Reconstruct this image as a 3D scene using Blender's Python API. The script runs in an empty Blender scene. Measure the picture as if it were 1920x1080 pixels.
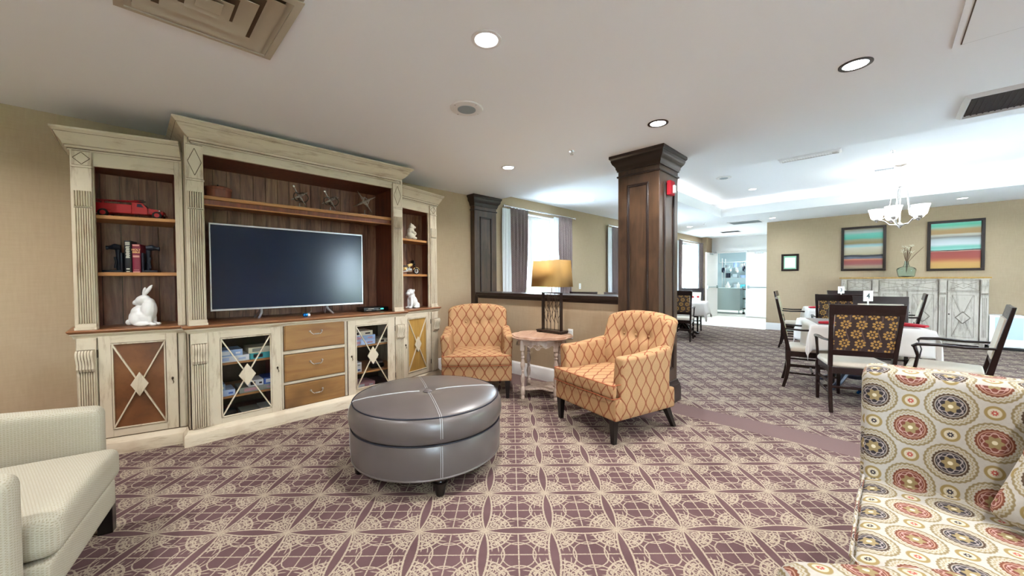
import bpy, bmesh, math, random
from math import sin, cos, pi, radians, sqrt, hypot, atan2, tan
from mathutils import Vector, Matrix
S = bpy.context.scene
COL = S.collection

# ------------------------------------------------------------ camera
EYE = 1.35
def cam_axes(yaw, pit, rol):
    c, s = cos(yaw), sin(yaw)
    f0 = Vector((c, s, 0)); r0 = Vector((s, -c, 0)); u0 = Vector((0, 0, 1))
    f = f0*cos(pit)-u0*sin(pit); u = u0*cos(pit)+f0*sin(pit)
    r = r0*cos(rol)+u*sin(rol); u2 = u*cos(rol)-r0*sin(rol)
    return r, u2, f
cr, cu, cf = cam_axes(radians(44.705), radians(1.347), radians(-.289))
cd = bpy.data.cameras.new('camera'); cd.sensor_width = 36; cd.lens = 706/1920*36; cd.clip_start = .05; cd.clip_end = 200
cam = bpy.data.objects.new('camera', cd); COL.objects.link(cam)
mw = Matrix.Identity(4)
for i in range(3):
    mw[i][0] = cr[i]; mw[i][1] = cu[i]; mw[i][2] = -cf[i]
mw[2][3] = EYE
cam.matrix_world = mw
S.camera = cam

# ------------------------------------------------------------ world and exposure
S.view_settings.view_transform = 'Standard'
S.view_settings.look = 'None'
S.view_settings.gamma = 1
S.view_settings.use_curve_mapping = False
S.view_settings.exposure = 1.45
W = bpy.data.worlds.new('sky'); S.world = W; W.use_nodes = True
bg = W.node_tree.nodes['Background']
bg.inputs[0].default_value = (.67, .84, 1.0, 1); bg.inputs[1].default_value = 15.5

def area(name, loc, rot, size, power, col, size_y=None, shape='DISK', spread=180, portal=False):
    l = bpy.data.lights.new(name, 'AREA'); l.shape = shape; l.size = size
    if size_y: l.size_y = size_y
    l.energy = power; l.color = col; l.spread = radians(spread)
    if portal: l.cycles.is_portal = True
    o = bpy.data.objects.new(name, l); COL.objects.link(o); o.location = loc; o.rotation_euler = rot
    return o
WARM = (1.0, .97, .96); COOL = (.80, .91, 1.0)
# daylight comes in through these openings (portals only steer the sky's own light)
for (x0, x1, y) in ((4.8, 5.97, 4.92), (8.25, 9.6, 4.92), (12.35, 14.05, 4.92)):
    area('window_portal', ((x0+x1)/2, y, 1.75), (radians(-90), 0, 0), x1-x0, 1, (1, 1, 1), 1.6, 'RECTANGLE', portal=True)
for (x0, x1) in ((-2.3, -.4), (4.75, 6.2), (7.0, 9.6)):
    area('window_portal', ((x0+x1)/2, -4.32, 1.6), (radians(90), 0, 0), x1-x0, 1, (1, 1, 1), 1.9, 'RECTANGLE', portal=True)

# ------------------------------------------------------------ node helpers
def lin(h):
    if isinstance(h, str):
        h = [int(h[i:i+2], 16)/255 for i in (0, 2, 4)]
        return tuple(((c+.055)/1.055)**2.4 if c > .04045 else c/12.92 for c in h)+(1,)
    return tuple(h)+(1,) if len(h) == 3 else h
class E:
    def __init__(s, nt, k): s.nt = nt; s.k = k
    def m(s, op, *a):
        n = s.nt.nodes.new('ShaderNodeMath'); n.operation = op
        for i, v in enumerate((s,)+a):
            if isinstance(v, E): s.nt.links.new(v.k, n.inputs[i])
            else: n.inputs[i].default_value = v
        return E(s.nt, n.outputs[0])
    def __add__(s, o): return s.m('ADD', o)
    __radd__ = __add__
    def __sub__(s, o): return s.m('SUBTRACT', o)
    def __rsub__(s, o): return (s*-1)+o
    def __mul__(s, o): return s.m('MULTIPLY', o)
    __rmul__ = __mul__
    def __truediv__(s, o): return s.m('DIVIDE', o)
    def abs(s): return s.m('ABSOLUTE')
    def fr(s): return s.m('FRACT')
    def fl(s): return s.m('FLOOR')
    def mod(s, o): return s.m('FLOORED_MODULO', o)
    def mx(s, o): return s.m('MAXIMUM', o)
    def mn(s, o): return s.m('MINIMUM', o)
    def cos(s): return s.m('COSINE')
    def sin(s): return s.m('SINE')
    def sq(s): return s.m('SQRT')
    def clamp(s): return s.mx(0.).mn(1.)
    def below(s, w, soft=.1):  # 1 where value < w
        return ((w-s)/soft+.5).clamp() if not isinstance(w, E) else ((w-s)*(1/soft)+.5).clamp()
def line(d, w, soft): return d.abs().below(w, soft)
class Mat:
    def __init__(s, name, rough=.6, metal=0., spec=.5):
        s.mat = bpy.data.materials.new(name); s.mat.use_nodes = True; s.nt = s.mat.node_tree
        s.b = s.nt.nodes['Principled BSDF']; s.b.inputs['Roughness'].default_value = rough
        s.b.inputs['Metallic'].default_value = metal; s.b.inputs['Specular IOR Level'].default_value = spec
    def new(s, t): return s.nt.nodes.new(t)
    def link(s, a, b): s.nt.links.new(a, b)
    def tc(s, out='Object'):
        n = s.new('ShaderNodeTexCoord'); return n.outputs[out]
    def xyz(s, sock=None):
        n = s.new('ShaderNodeSeparateXYZ'); s.link(sock or s.tc(), n.inputs[0])
        return [E(s.nt, n.outputs[i]) for i in range(3)]
    def vec(s, x, y, z=0.):
        n = s.new('ShaderNodeCombineXYZ')
        for i, v in enumerate((x, y, z)):
            if isinstance(v, E): s.link(v.k, n.inputs[i])
            else: n.inputs[i].default_value = v
        return n.outputs[0]
    def noise(s, scale=5, detail=3, rough=.5, vec=None, stretch=None, dist=0., color=False):
        n = s.new('ShaderNodeTexNoise'); n.inputs['Scale'].default_value = scale; n.inputs['Detail'].default_value = detail
        n.inputs['Roughness'].default_value = rough; n.inputs['Distortion'].default_value = dist
        v = vec or s.tc()
        if stretch:
            mp = s.new('ShaderNodeMapping'); mp.inputs['Scale'].default_value = stretch; s.link(v, mp.inputs[0]); v = mp.outputs[0]
        s.link(v, n.inputs['Vector'])
        return E(s.nt, n.outputs['Fac'])
    def ramp(s, e, stops):
        n = s.new('ShaderNodeValToRGB'); s.link(e.k, n.inputs[0]); cr = n.color_ramp
        while len(cr.elements) < len(stops): cr.elements.new(.5)
        for el, (p, c) in zip(cr.elements, stops): el.position = p; el.color = lin(c)
        return n.outputs[0]
    def mix(s, f, a, b):
        n = s.new('ShaderNodeMix'); n.data_type = 'RGBA'
        if isinstance(f, E): s.link(f.k, n.inputs[0])
        else: n.inputs[0].default_value = f
        for i, v in ((6, a), (7, b)):
            if isinstance(v, (str, tuple)): n.inputs[i].default_value = lin(v)
            else: s.link(v, n.inputs[i])
        return n.outputs[2]
    def col(s, v):
        if isinstance(v, (str, tuple)): s.b.inputs['Base Color'].default_value = lin(v)
        else: s.link(v, s.b.inputs['Base Color'])
        return s
    def bump(s, e, st=.2, dist=.01):
        n = s.new('ShaderNodeBump'); n.inputs['Strength'].default_value = st; n.inputs['Distance'].default_value = dist
        s.link(e.k, n.inputs['Height']); s.link(n.outputs[0], s.b.inputs['Normal']); return s
    def boxuv(s):
        x, y, z = s.xyz(); nx, ny, nz = [e.abs() for e in s.xyz(s.tc('Normal'))]
        side = nx.m('GREATER_THAN', ny); top = nz.m('GREATER_THAN', nx.mx(ny)*1.02)
        u = y*side+x*(1.-side); v = y*top+z*(1.-top); u = x*top+u*(1.-top)
        return u, v
def plain(name, c, rough=.6, metal=0., spec=.5, var=0., vs=8):
    m = Mat(name, rough, metal, spec)
    if var:
        n = m.noise(vs, 3); c0 = lin(c)
        m.col(m.mix(n, tuple(max(0, k*(1-var)) for k in c0[:3]), tuple(min(1, k*(1+var)) for k in c0[:3])))
    else: m.col(c)
    return m.mat
def emit(name, c, st):
    m = Mat(name); m.b.inputs['Emission Color'].default_value = lin(c); m.b.inputs['Emission Strength'].default_value = st; m.col(c); return m.mat
def wood(name, a, b, axis=2, scale=6, rough=.4, k=14, spec=.5, dark=None):
    m = Mat(name, rough, spec=spec); st = [k, k, k]; st[axis] = 1.2
    n = m.noise(scale*.35, 5, .62, stretch=tuple(st), dist=.6)
    n2 = m.noise(2.2, 3)
    c = m.ramp(n, [(.3, a), (.7, b)])
    if dark: c = m.mix(((n2-.5)*3.5).clamp(), c, dark)
    m.col(c); m.bump(n, .08, .004); return m.mat

# ------------------------------------------------------------ materials
MT = {}
def paint(name, a, b, c, rough=.55, amt=4., thr=.53, axis=2):
    m = Mat(name, rough); st = [9, 9, 9]; st[axis] = 1.5
    n = m.noise(2.6, 5, .65, stretch=tuple(st)); n2 = m.noise(5, 4, .6)
    k = ((n-thr)*amt).clamp(); k2 = ((n2-.55)*3.).clamp()
    m.col(m.mix(k*.75, m.mix(k2*.85, a, b), c)); m.bump(n, .12, .003); return m.mat
MT['cream'] = paint('antique_cream_paint', 'c9bca4', 'ae9a80', '7c5c40')
MT['cream_h'] = paint('antique_cream_paint_horizontal', 'c9bca4', 'ae9a80', '7c5c40', axis=0)
MT['glaze'] = plain('brown_glaze', '55432f', .6, var=.3, vs=30)
MT['whitewash'] = paint('whitewashed_wood', 'b5aa9c', '978c7e', '665b4f', amt=4, thr=.50)
MT['whiteglaze'] = plain('grey_glaze', '6e6458', .6)
m = Mat('brown_plank_panelling', .5); n = m.noise(2.4, 6, .62, stretch=(9, 9, .9), dist=.8); x, y, z = m.xyz()
pl = (x*7.4).fl()
pn = m.noise(1.0, 0, vec=m.vec(pl*3.7, 0., 0.))
m.col(m.mix(((pn-.5)*2.2+.5).clamp()*.6, m.ramp(n, [(.3, '4e2c22'), (.5, '7c4d39'), (.72, '9f6c50')]), m.ramp(n, [(.3, '6a4030'), (.7, 'b88c68')]))); m.bump(n, .15, .003)
MT['plank'] = m.mat
MT['woodred'] = wood('reddish_brown_wood', '5a2a1a', '86482e', 2, 6, .42)
MT['counter'] = wood('warm_brown_top_wood', '7a4c2c', 'a87650', 0, 6, .3, 16, dark='6a4024')
MT['shelf'] = wood('shelf_edge_wood', '9a6434', 'c08c55', 0, 6, .38)
MT['drawer'] = wood('golden_brown_wood', '835a30', '9c7440', 0, 5, .45, 9, dark='634526')
m = Mat('burl_brown_panel', .45); n = m.noise(4, 5, .65); n2 = m.noise(16, 4)
m.col(m.mix(((n2-.52)*4).clamp()*.5, m.ramp(n, [(.32, '56351d'), (.5, '704627'), (.7, '865a34')]), '5a3418')); MT['burl'] = m.mat
MT['golden'] = wood('golden_oak_panel', '9a7436', 'b48c48', 2, 5, .45, 12)
MT['bronze'] = plain('antique_bronze', '4a3f35', .35, .9)
MT['pewter'] = plain('aged_pewter', 'b3aaa0', .3, .9)
MT['espresso'] = wood('espresso_stained_wood', '2e221a', '523e2f', 2, 5, .28, 10, dark='624a36')
MT['espresso_trim'] = plain('espresso_moulding', '241813', .3, var=.2)
MT['mahogany'] = plain('dark_mahogany', '1d0c0a', .25, var=.25, vs=12)
MT['black'] = plain('black_lacquered_wood', '0c0908', .28)
MT['blackplastic'] = plain('black_plastic', '0a0a0c', .35)
MT['silver'] = plain('brushed_silver', 'c9cacd', .3, .75)
MT['nickel'] = plain('satin_nickel', 'd8d8d8', .25, .9)
MT['white'] = plain('white_paint', 'e8e6e2', .45)
MT['ceilw'] = plain('flat_ceiling_paint', 'ebedef', .9, spec=.2)
MT['trimw'] = plain('white_trim_paint', 'dcdad8', .4)
MT['porc'] = plain('white_porcelain', 'e2e2e0', .35, var=.05, vs=30)
MT['bisque'] = plain('off_white_bisque', 'd4cbb8', .6, var=.18, vs=60)
def wallpaper(name, a, b):
    m = Mat(name, .75, spec=.3); x, y, z = m.xyz(E(m.nt, m.new('ShaderNodeNewGeometry').outputs['Position']).k)
    n = m.noise(60, 3, .6, stretch=(1, 1, .12)); n2 = m.noise(60, 3, .6, stretch=(.12, .12, 1.6))
    m.col(m.mix((n*.6+n2*.5-.05).clamp(), a, b)); m.bump(n+n2, .08, .002); return m.mat
MT['wall'] = wallpaper('woven_tan_wallcovering', 'a28d72', 'b8a387')
# patterned carpet
m = Mat('scrollwork_carpet', .95, spec=.1)
x, y, z = m.xyz(m.new('ShaderNodeNewGeometry').outputs['Position'])
c7 = .70711/.3534
dx = x-1.308; dy = y-1.507
fu = (((dx+dy)*c7).fr()-.5).abs(); fv = (((dx-dy)*c7).fr()-.5).abs()
wob = m.noise(55, 2, .6, vec=m.new('ShaderNodeNewGeometry').outputs['Position'])-.5
fu = fu+wob*.012; fv = fv+wob*.012
mm = fu.mx(fv); nn = fu.mn(fv); d = .5-mm
h = .074*(1.-nn*nn*4.)
SO = .006
r1 = ((fu-.30)*(fu-.30)+(fv-.30)*(fv-.30)).sq()
r2 = (d*d+nn*nn).sq()
r3 = ((fu-.19)*(fu-.19)+(fv-.36)*(fv-.36)).sq(); r4 = ((fu-.36)*(fu-.36)+(fv-.19)*(fv-.19)).sq()
r5 = (fu*fu+fv*fv).sq()
e1, e2 = .5-fu, .5-fv
rn = (e1*e1+e2*e2).sq()
outl = d.m('GREATER_THAN', h)
def ring(cx, cy, r, w, m_=None):
    q = ((fu-cx)*(fu-cx)+(fv-cy)*(fv-cy)).sq(); return line(q-r, w, SO)
pat = line(d-h, .014, SO)
far = rn.m('GREATER_THAN', .13)
for e in (line(d-(h*1.45+.020), .008, SO)*line(nn-.28, .20, .05), line(nn, .009, SO)*mm.below(.41, .01), line(r2-.30, .010, SO)*outl*far,
          ring(.335, .205, .060, .010)*outl, ring(.205, .335, .060, .010)*outl, ring(.335, .205, .016, .011), ring(.205, .335, .016, .011),
          line(fu-fv, .009, SO)*mm.m('GREATER_THAN', .25), line(rn-.395, .011, SO)*outl, line(r5-.10, .007, SO)*0.,
          line(rn-.235, .011, SO)*outl, line(rn-.325, .010, SO)*outl*mm.m('GREATER_THAN', .24), ring(.26, .26, .05, .009), line(r5-.24, .008, SO)*outl, ring(.37, .37, .045, .009),
          line(d-(h*2.6+.03), .007, SO)*line(nn-.22, .16, .04)):
    pat = pat.mx(e)
border = (x.m('GREATER_THAN', 3.80)*(1.-x.m('GREATER_THAN', 4.13))).mx(x.m('GREATER_THAN', 3.45)*(1.-x.m('GREATER_THAN', 3.9))*y.m('GREATER_THAN', 1.6))
fuzz = m.noise(140, 3, .7, vec=m.new('ShaderNodeNewGeometry').outputs['Position'])
blot = m.noise(3.3, 3, .6, vec=m.new('ShaderNodeNewGeometry').outputs['Position'])
pat = (pat*(1.-border)*((fuzz-.25)*2.4+.35).clamp()).clamp()
purp = m.mix(blot, '493637', '654f50'); crm = m.mix(fuzz, '857969', 'ac9f8c')
m.col(m.mix(pat, m.mix(border*.85, purp, '6f5c59'), crm)); m.bump(pat*.6+fuzz, .25, .004); MT['carpet'] = m.mat
m = Mat('cream_floor_tile', .35); x, y, z = m.xyz(m.new('ShaderNodeNewGeometry').outputs['Position'])
g = line((x/.45).fr()-.5, .49, .01)*line((y/.45).fr()-.5, .49, .01)
m.col(m.mix(g, 'a8a39a', 'd5cfc4')); MT['tile'] = m.mat
# orange ogee upholstery
m = Mat('orange_ogee_fabric', .8, spec=.2); u, v = m.boxuv()
Wd, Pd, A = .058, .20, .026
c = (v*(2*pi/Pd)).cos()*A
l0 = ((u-c+Wd).mod(2*Wd)-Wd).abs(); l1 = ((u+c).mod(2*Wd)-Wd).abs()
n = m.noise(120, 2, .6); wv = ((u*900.).sin()*(v*900.).sin())
lm = l0.mn(l1).below(.0065, .004)
m.col(m.mix(lm*.9, m.mix(n, '96724f', 'ac8963'), m.mix(n, '6f3a26', '834830'))); m.bump(n, .15, .003); MT['orange'] = m.mat
MT['welt'] = plain('rust_welt', '9a5230', .8)
# mandala upholstery
m = Mat('medallion_fabric', .8, spec=.2); u, v = m.boxuv()
CW, CP = .112, .224
u = u-.07; v = v+.075
k = (u/CW+.5).fl(); par = k.mod(2.)
du = u-k*CW; vv = v+par*(CP/2); dv = (vv+CP/2).mod(CP)-CP/2
ds = vv.mod(CP)-CP/2
def ang(a, b): return a.m('ARCTAN2', b)
def med(u_, v_, R):
    r = (u_*u_+v_*v_).sq()/R; return r, ang(v_, u_)
# nearest big medallion among own column and neighbours
r, th = med(du, dv, .074)
rs, ths = med(du, ds, .027)
kn = (u/CW).fl()+(1.-(u/CW+.5).fl()+(u/CW).fl())  # neighbour column index
kn = (u/CW+.5).fl()+((u/CW+.5).fr()-.5).m('SIGN')
dun = u-kn*CW; vvn = v+kn.mod(2.)*(CP/2); dvn = (vvn+CP/2).mod(CP)-CP/2
rn, thn = med(dun, dvn, .074)
def medcol(r, th, hue, base):
    c = m.mix((r+(th*28.).cos()*.015).below(1.0, .03), base, '7b6e50')
    c = m.mix((r+(th*28.).cos()*.03).below(.90, .04), c, 'a19c8e')
    c = m.mix(line(r-.80+(th*28.).cos()*.03, .018, .03), c, '87784f')
    c = m.mix((r+(th*24.).cos()*.02).below(.68, .03), c, m.mix(hue, '47382a', '683d2a'))
    c = m.mix(r.below(.59, .03), c, m.mix(hue, '9c958b', 'a38270'))
    c = m.mix(r.below(.555, .03), c, m.mix(hue, '2e2b2f', '6a3c30'))
    c = m.mix(line(r-.42+(th*6.).cos()*.07, .028, .03), c, m.mix(hue, '938a88', 'a98a82'))
    c = m.mix(line(r-.47-(th*6.).cos()*.03, .012, .02), c, m.mix(hue, '938a88', 'a98a82'))
    c = m.mix((r-(th*6.).cos()*.05).below(.29, .03), c, '847552')
    return m.mix(r.below(.10, .03), c, 'c2baa0')
base = m.mix(m.noise(90, 2), '9c9890', 'aaa69e')
c = m.mix(rs.below(1.0, .1), base, '85744a')
c = m.mix(rs.below(.66, .1), c, 'b3aa95')
c = m.mix((rs+(ths*8.).cos()*.06).below(.33, .1)*rs.m('GREATER_THAN', .12), c, m.mix(par, '2d2a33', '9a4a40'))
own = rs.m('GREATER_THAN', 1.05)
big = medcol(r, th, par, c); bign = medcol(rn, thn, kn.mod(2.), big)
m.col(m.mix(rn.below(1.05, .02)*r.m('GREATER_THAN', 1.05), big, bign)); MT['medallion'] = m.mat
# cream tweed
m = Mat('cream_tweed', .85, spec=.2); u, v = m.boxuv()
ub = (u/.011).fr(); vb = (v/.009+((u/.011).fl()*.5)).fr(); n = m.noise(100, 2)
dash = line(vb-.5, .17, .12)*line(ub-.5, .30, .1)
m.col(m.mix(dash*(n*1.4-.2).clamp(), m.mix(n, '9c9786', 'b0ab9c'), '857a5e')); m.bump(dash, .3, .002); MT['tweed'] = m.mat
# leather
m = Mat('grey_leather', .3, spec=.6); n = m.noise(160, 3); m.col(m.mix(m.noise(6, 2), '534d4b', '5d5654')); m.bump(n, .06, .002); MT['leather'] = m.mat
MT['stitch'] = plain('pale_stitching', 'c2c6c8', .6)
# floral chair backs
def floral(name, bgc, petal, stem):
    m = Mat(name, .7); x, y, z = m.xyz()
    CX, CZ = .118, .094
    row = (z/CZ).fl(); xx = x+row.mod(2.)*.035
    a = (xx/CX).fr()*CX-CX*.5; b = (z/CZ).fr()*CZ-CZ*.5
    r = (a*a+b*b).sq(); th = ang(b, a)
    f = (th*(8/(2*pi))).fr()-.5
    px_ = r*(f*(2*pi/8)).cos()-.032; py_ = r*(f*(2*pi/8)).sin()
    pr = ((px_*px_)*.7+py_*py_*1.3).sq()
    dots = pr.below(.0108, .002).mx(r.below(.009, .002))
    st = line(((x+.052)/CX+(z*28.).sin()*.11).fr()-.5, .035, .02)
    m.col(m.mix(dots, m.mix(st, bgc, stem), m.mix(m.noise(80, 2), petal, 'b08a48'))); return m.mat
MT['floral'] = floral('brown_floral_fabric', '2c1814', '98702f', '55403a')
MT['palefloral'] = floral('pale_floral_fabric', 'a9a486', 'd2cdb4', '8f8a6c')
MT['seatfab'] = plain('pale_seat_vinyl', 'c9bfae', .5, var=.06)
MT['linen'] = plain('white_linen', 'e0dbd6', .8, var=.03)
MT['overlay'] = plain('clear_grey_table_cover', 'a9a09e', .25)
MT['red'] = plain('red_napkin_cloth', 'b01226', .8, var=.15)
m = Mat('diamond_weave_curtain', .8); u, v = m.boxuv(); x, y, z = m.xyz()
dd = ((x*1.0+z)*50.).fr()-.5; de = ((x*1.0-z)*50.).fr()-.5
m.col(m.mix(dd.abs().mn(de.abs()).below(.09, .05), '4f4145', 'b5a29a')); MT['curtain'] = m.mat
m = Mat('white_curtain_lining', .8); m.col('dfe3e6'); m.b.inputs['Transmission Weight'].default_value = 0; MT['lining'] = m.mat
m = Mat('window_glass', 0.); m.col('ffffff'); m.b.inputs['Transmission Weight'].default_value = 1; m.b.inputs['IOR'].default_value = 1.01; MT['glass'] = m.mat
m = Mat('cabinet_glass', .02); m.col('ffffff'); m.b.inputs['Transmission Weight'].default_value = 1; m.b.inputs['IOR'].default_value = 1.15; MT['cabglass'] = m.mat
m = Mat('aqua_glass', .03); m.col('e4f6f6'); m.b.inputs['Transmission Weight'].default_value = 1.; m.b.inputs['IOR'].default_value = 1.2; MT['aqua'] = m.mat
MT['screen'] = plain('tv_screen', '15233a', .17, spec=.45)
MT['grey'] = plain('vent_paint', 'b3a996', .5)
MT['grille'] = plain('dark_filter', '2c221e', .7)
MT['greyfilter'] = plain('grey_filter', '8f9aa0', .7)
MT['lampon'] = emit('lamp_lens', 'f3fbff', 5.)
MT['shadeglow'] = emit('frosted_glass_shade', 'ffffff', 1.6)
MT['blackrubber'] = plain('rubber', '101010', .8)
MT['steel'] = plain('stainless_steel', '9fb0b0', .3, .6)
MT['navy'] = plain('dark_navy_cast_iron', '141a2a', .45, .3)
MT['blueglow'] = plain('blue_foil', '1672c8', .15, .85)

# ------------------------------------------------------------ mesh helpers
class MB:
    def __init__(s, mat='white'):
        s.v = []; s.f = []; s.fm = []; s.mats = []; s.cur = mat; s.T = Matrix.Identity(4); s.sm = False; s.fs = []
    def use(s, mat): s.cur = mat; return s
    def at(s, x=0, y=0, z=0, rz=0, rx=0, ry=0):
        s.T = Matrix.Translation((x, y, z))@Matrix.Rotation(rz, 4, 'Z')@Matrix.Rotation(ry, 4, 'Y')@Matrix.Rotation(rx, 4, 'X'); return s
    def add(s, vs, fs, smooth=False):
        if s.cur not in s.mats: s.mats.append(s.cur)
        k = s.mats.index(s.cur); n = len(s.v)
        s.v += [tuple(s.T@Vector(p)) for p in vs]
        for f in fs: s.f.append([i+n for i in f]); s.fm.append(k); s.fs.append(smooth)
        return s
    def box(s, x0, x1, y0, y1, z0, z1):
        v = [(x, y, z) for z in (z0, z1) for y in (y0, y1) for x in (x0, x1)]
        return s.add(v, [(0, 2, 3, 1), (4, 5, 7, 6), (0, 1, 5, 4), (2, 6, 7, 3), (0, 4, 6, 2), (1, 3, 7, 5)])
    def prism(s, poly, z0, z1, smooth=False):
        n = len(poly); v = [(p[0], p[1], z0) for p in poly]+[(p[0], p[1], z1) for p in poly]
        a = sum(poly[i][0]*poly[(i+1) % n][1]-poly[(i+1) % n][0]*poly[i][1] for i in range(n))
        if a < 0: v = [(p[0], p[1], z0) for p in poly[::-1]]+[(p[0], p[1], z1) for p in poly[::-1]]
        s.add(v, [tuple(range(n))[::-1], tuple(range(n, 2*n))])
        m = len(s.v)-2*n
        for i in range(n): s.f.append([m+i, m+(i+1) % n, m+n+(i+1) % n, m+n+i]); s.fm.append(s.fm[-1]); s.fs.append(smooth)
        return s
    def extr(s, poly, a0, a1, ax='x', smooth=False):
        """polygon in the two remaining axes (order y,z / x,z / x,y), pushed from a0 to a1 along ax"""
        f = {'x': lambda p, a: (a, p[0], p[1]), 'y': lambda p, a: (p[0], a, p[1]), 'z': lambda p, a: (p[0], p[1], a)}[ax]
        n = len(poly); v = [f(p, a0) for p in poly]+[f(p, a1) for p in poly]
        fs = [tuple(range(n))[::-1], tuple(range(n, 2*n))]+[(i, (i+1) % n, n+(i+1) % n, n+i) for i in range(n)]
        return s.add(v, fs, smooth)
    def lathe(s, prof, seg=24, cx=0, cy=0, smooth=True, sx=1, sy=1):
        v = []; fs = []; n = len(prof)
        for r, z in prof:
            for j in range(seg):
                t = 2*pi*j/seg; v.append((cx+r*cos(t)*sx, cy+r*sin(t)*sy, z))
        for i in range(n-1):
            for j in range(seg):
                k = (j+1) % seg; fs.append((i*seg+j, i*seg+k, (i+1)*seg+k, (i+1)*seg+j))
        fs.append(tuple(range(seg))[::-1]); fs.append(tuple(range((n-1)*seg, n*seg)))
        return s.add(v, fs, smooth)
    def tube(s, pts, r, seg=8, closed=False, smooth=True, flat=1.):
        P = [Vector(p) for p in pts]; n = len(P); v = []; fs = []
        rr = r if isinstance(r, (list, tuple)) else [r]*n
        up = Vector((0, 0, 1)); last = None
        for i, p in enumerate(P):
            if closed: d = P[(i+1) % n]-P[i-1]
            else: d = (P[min(i+1, n-1)]-P[max(i-1, 0)])
            d.normalize()
            if last is None:
                a = d.cross(up if abs(d.z) < .9 else Vector((1, 0, 0))).normalized()
            else:
                a = (last-d*last.dot(d)); a = a.normalized() if a.length > 1e-6 else d.orthogonal().normalized()
            last = a; b = d.cross(a)
            for j in range(seg):
                t = 2*pi*j/seg; v.append(tuple(p+(a*cos(t)+b*sin(t)*flat)*rr[i]))
        for i in range(n if closed else n-1):
            for j in range(seg):
                k = (j+1) % seg; i2 = (i+1) % n
                fs.append((i*seg+j, i*seg+k, i2*seg+k, i2*seg+j))
        if not closed: fs.append(tuple(range(seg))[::-1]); fs.append(tuple(range((n-1)*seg, n*seg)))
        return s.add(v, fs, smooth)
    def sweep(s, path, prof, closed=False, side=1):
        """moulding: prof = [(outward, z), ...] closed polygon carried along the plan path with mitred corners"""
        n = len(path); P = [Vector(p[:2]) for p in path]; v = []; m = len(prof)
        for i in range(n):
            def nrm(a, b):
                d = (b-a).normalized(); return Vector((d.y, -d.x))*side
            if closed or 0 < i < n-1:
                n1 = nrm(P[i-1], P[i]); n2 = nrm(P[i], P[(i+1) % n]); q = (n1+n2); q = q/(max(.15, q.dot(n1)))
            elif i == 0: q = nrm(P[0], P[1])
            else: q = nrm(P[-2], P[-1])
            for o, z in prof: v.append((P[i].x+q.x*o, P[i].y+q.y*o, z))
        fs = []
        for i in range(n if closed else n-1):
            i2 = (i+1) % n
            for j in range(m): fs.append((i*m+j, i*m+(j+1) % m, i2*m+(j+1) % m, i2*m+j))
        if not closed: fs.append(tuple(range(m))[::-1]); fs.append(tuple(range((n-1)*m, n*m)))
        return s.add(v, fs)
    def rbox(s, x0, x1, y0, y1, z0, z1, r=.02, n=6, f=None, seg=3):
        c = Vector(((x0+x1)/2, (y0+y1)/2, (z0+z1)/2)); H = Vector(((x1-x0)/2, (y1-y0)/2, (z1-z0)/2)); r = min(r, *H)
        def ts(h):
            e = r/h; o = [-1+e*(1-cos(pi/2*i/seg)) if i else -1 for i in range(seg+1)]
            k = [(-1+e)+(2-2*e)*i/n for i in range(1, n)] if e < .999 else []
            return sorted(set(round(t, 6) for t in o+k+[-t for t in o]))
        G = [ts(H.x), ts(H.y), ts(H.z)]; idx = {}; v = []; fs = []
        def vid(p):
            key = tuple(round(t, 5) for t in p)
            if key in idx: return idx[key]
            q = Vector((p[0]*H.x, p[1]*H.y, p[2]*H.z)); k = Vector([max(-(H[i]-r), min(H[i]-r, q[i])) for i in range(3)])
            d = q-k
            if d.length > 1e-9: q = k+d.normalized()*r
            q = q+c
            if f: q = Vector(f(*q))
            idx[key] = len(v); v.append(tuple(q)); return idx[key]
        for ax in range(3):
            a, b = [(1, 2), (2, 0), (0, 1)][ax]
            for sg in (-1, 1):
                for i in range(len(G[a])-1):
                    for j in range(len(G[b])-1):
                        q = []
                        for (ii, jj) in ((i, j), (i+1, j), (i+1, j+1), (i, j+1)):
                            p = [0, 0, 0]; p[ax] = sg; p[a] = G[a][ii]; p[b] = G[b][jj]; q.append(vid(p))
                        if sg < 0: q = q[::-1]
                        if len(set(q)) > 2: fs.append(tuple(dict.fromkeys(q)))
        return s.add(v, fs, True)
    def ball(s, cx, cy, cz, rx, ry=None, rz=None, seg=16, rings=10, R=None):
        ry = ry or rx; rz = rz or rx; v = []; fs = []
        for i in range(1, rings):
            a = pi*i/rings
            for j in range(seg):
                t = 2*pi*j/seg; v.append(Vector((rx*sin(a)*cos(t), ry*sin(a)*sin(t), -rz*cos(a))))
        v.append(Vector((0, 0, -rz))); v.append(Vector((0, 0, rz)))
        if R: v = [R@p for p in v]
        v = [tuple(p+Vector((cx, cy, cz))) for p in v]
        for i in range(rings-2):
            for j in range(seg):
                k = (j+1) % seg; fs.append((i*seg+j, i*seg+k, (i+1)*seg+k, (i+1)*seg+j))
        b = len(v)-2
        for j in range(seg):
            k = (j+1) % seg; fs.append((b, k, j)); fs.append((b+1, (rings-2)*seg+j, (rings-2)*seg+k))
        return s.add(v, fs, True)
    def build(s, name, parent=None, bevel=0, seg=2, loc=None, rz=0, sharp=40):
        me = bpy.data.meshes.new(name); me.from_pydata(s.v, [], s.f); me.update()
        for k in s.mats: me.materials.append(MT[k])
        me.polygons.foreach_set('material_index', s.fm)
        me.polygons.foreach_set('use_smooth', [True]*len(s.f))
        me.set_sharp_from_angle(angle=radians(sharp))
        o = bpy.data.objects.new(name, me); COL.objects.link(o)
        if parent: o.parent = parent
        if loc: o.location = loc
        o.rotation_euler[2] = rz
        if bevel:
            b = o.modifiers.new('bevel', 'BEVEL'); b.width = bevel; b.segments = seg; b.limit_method = 'ANGLE'; b.angle_limit = radians(35)
        return o
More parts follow.
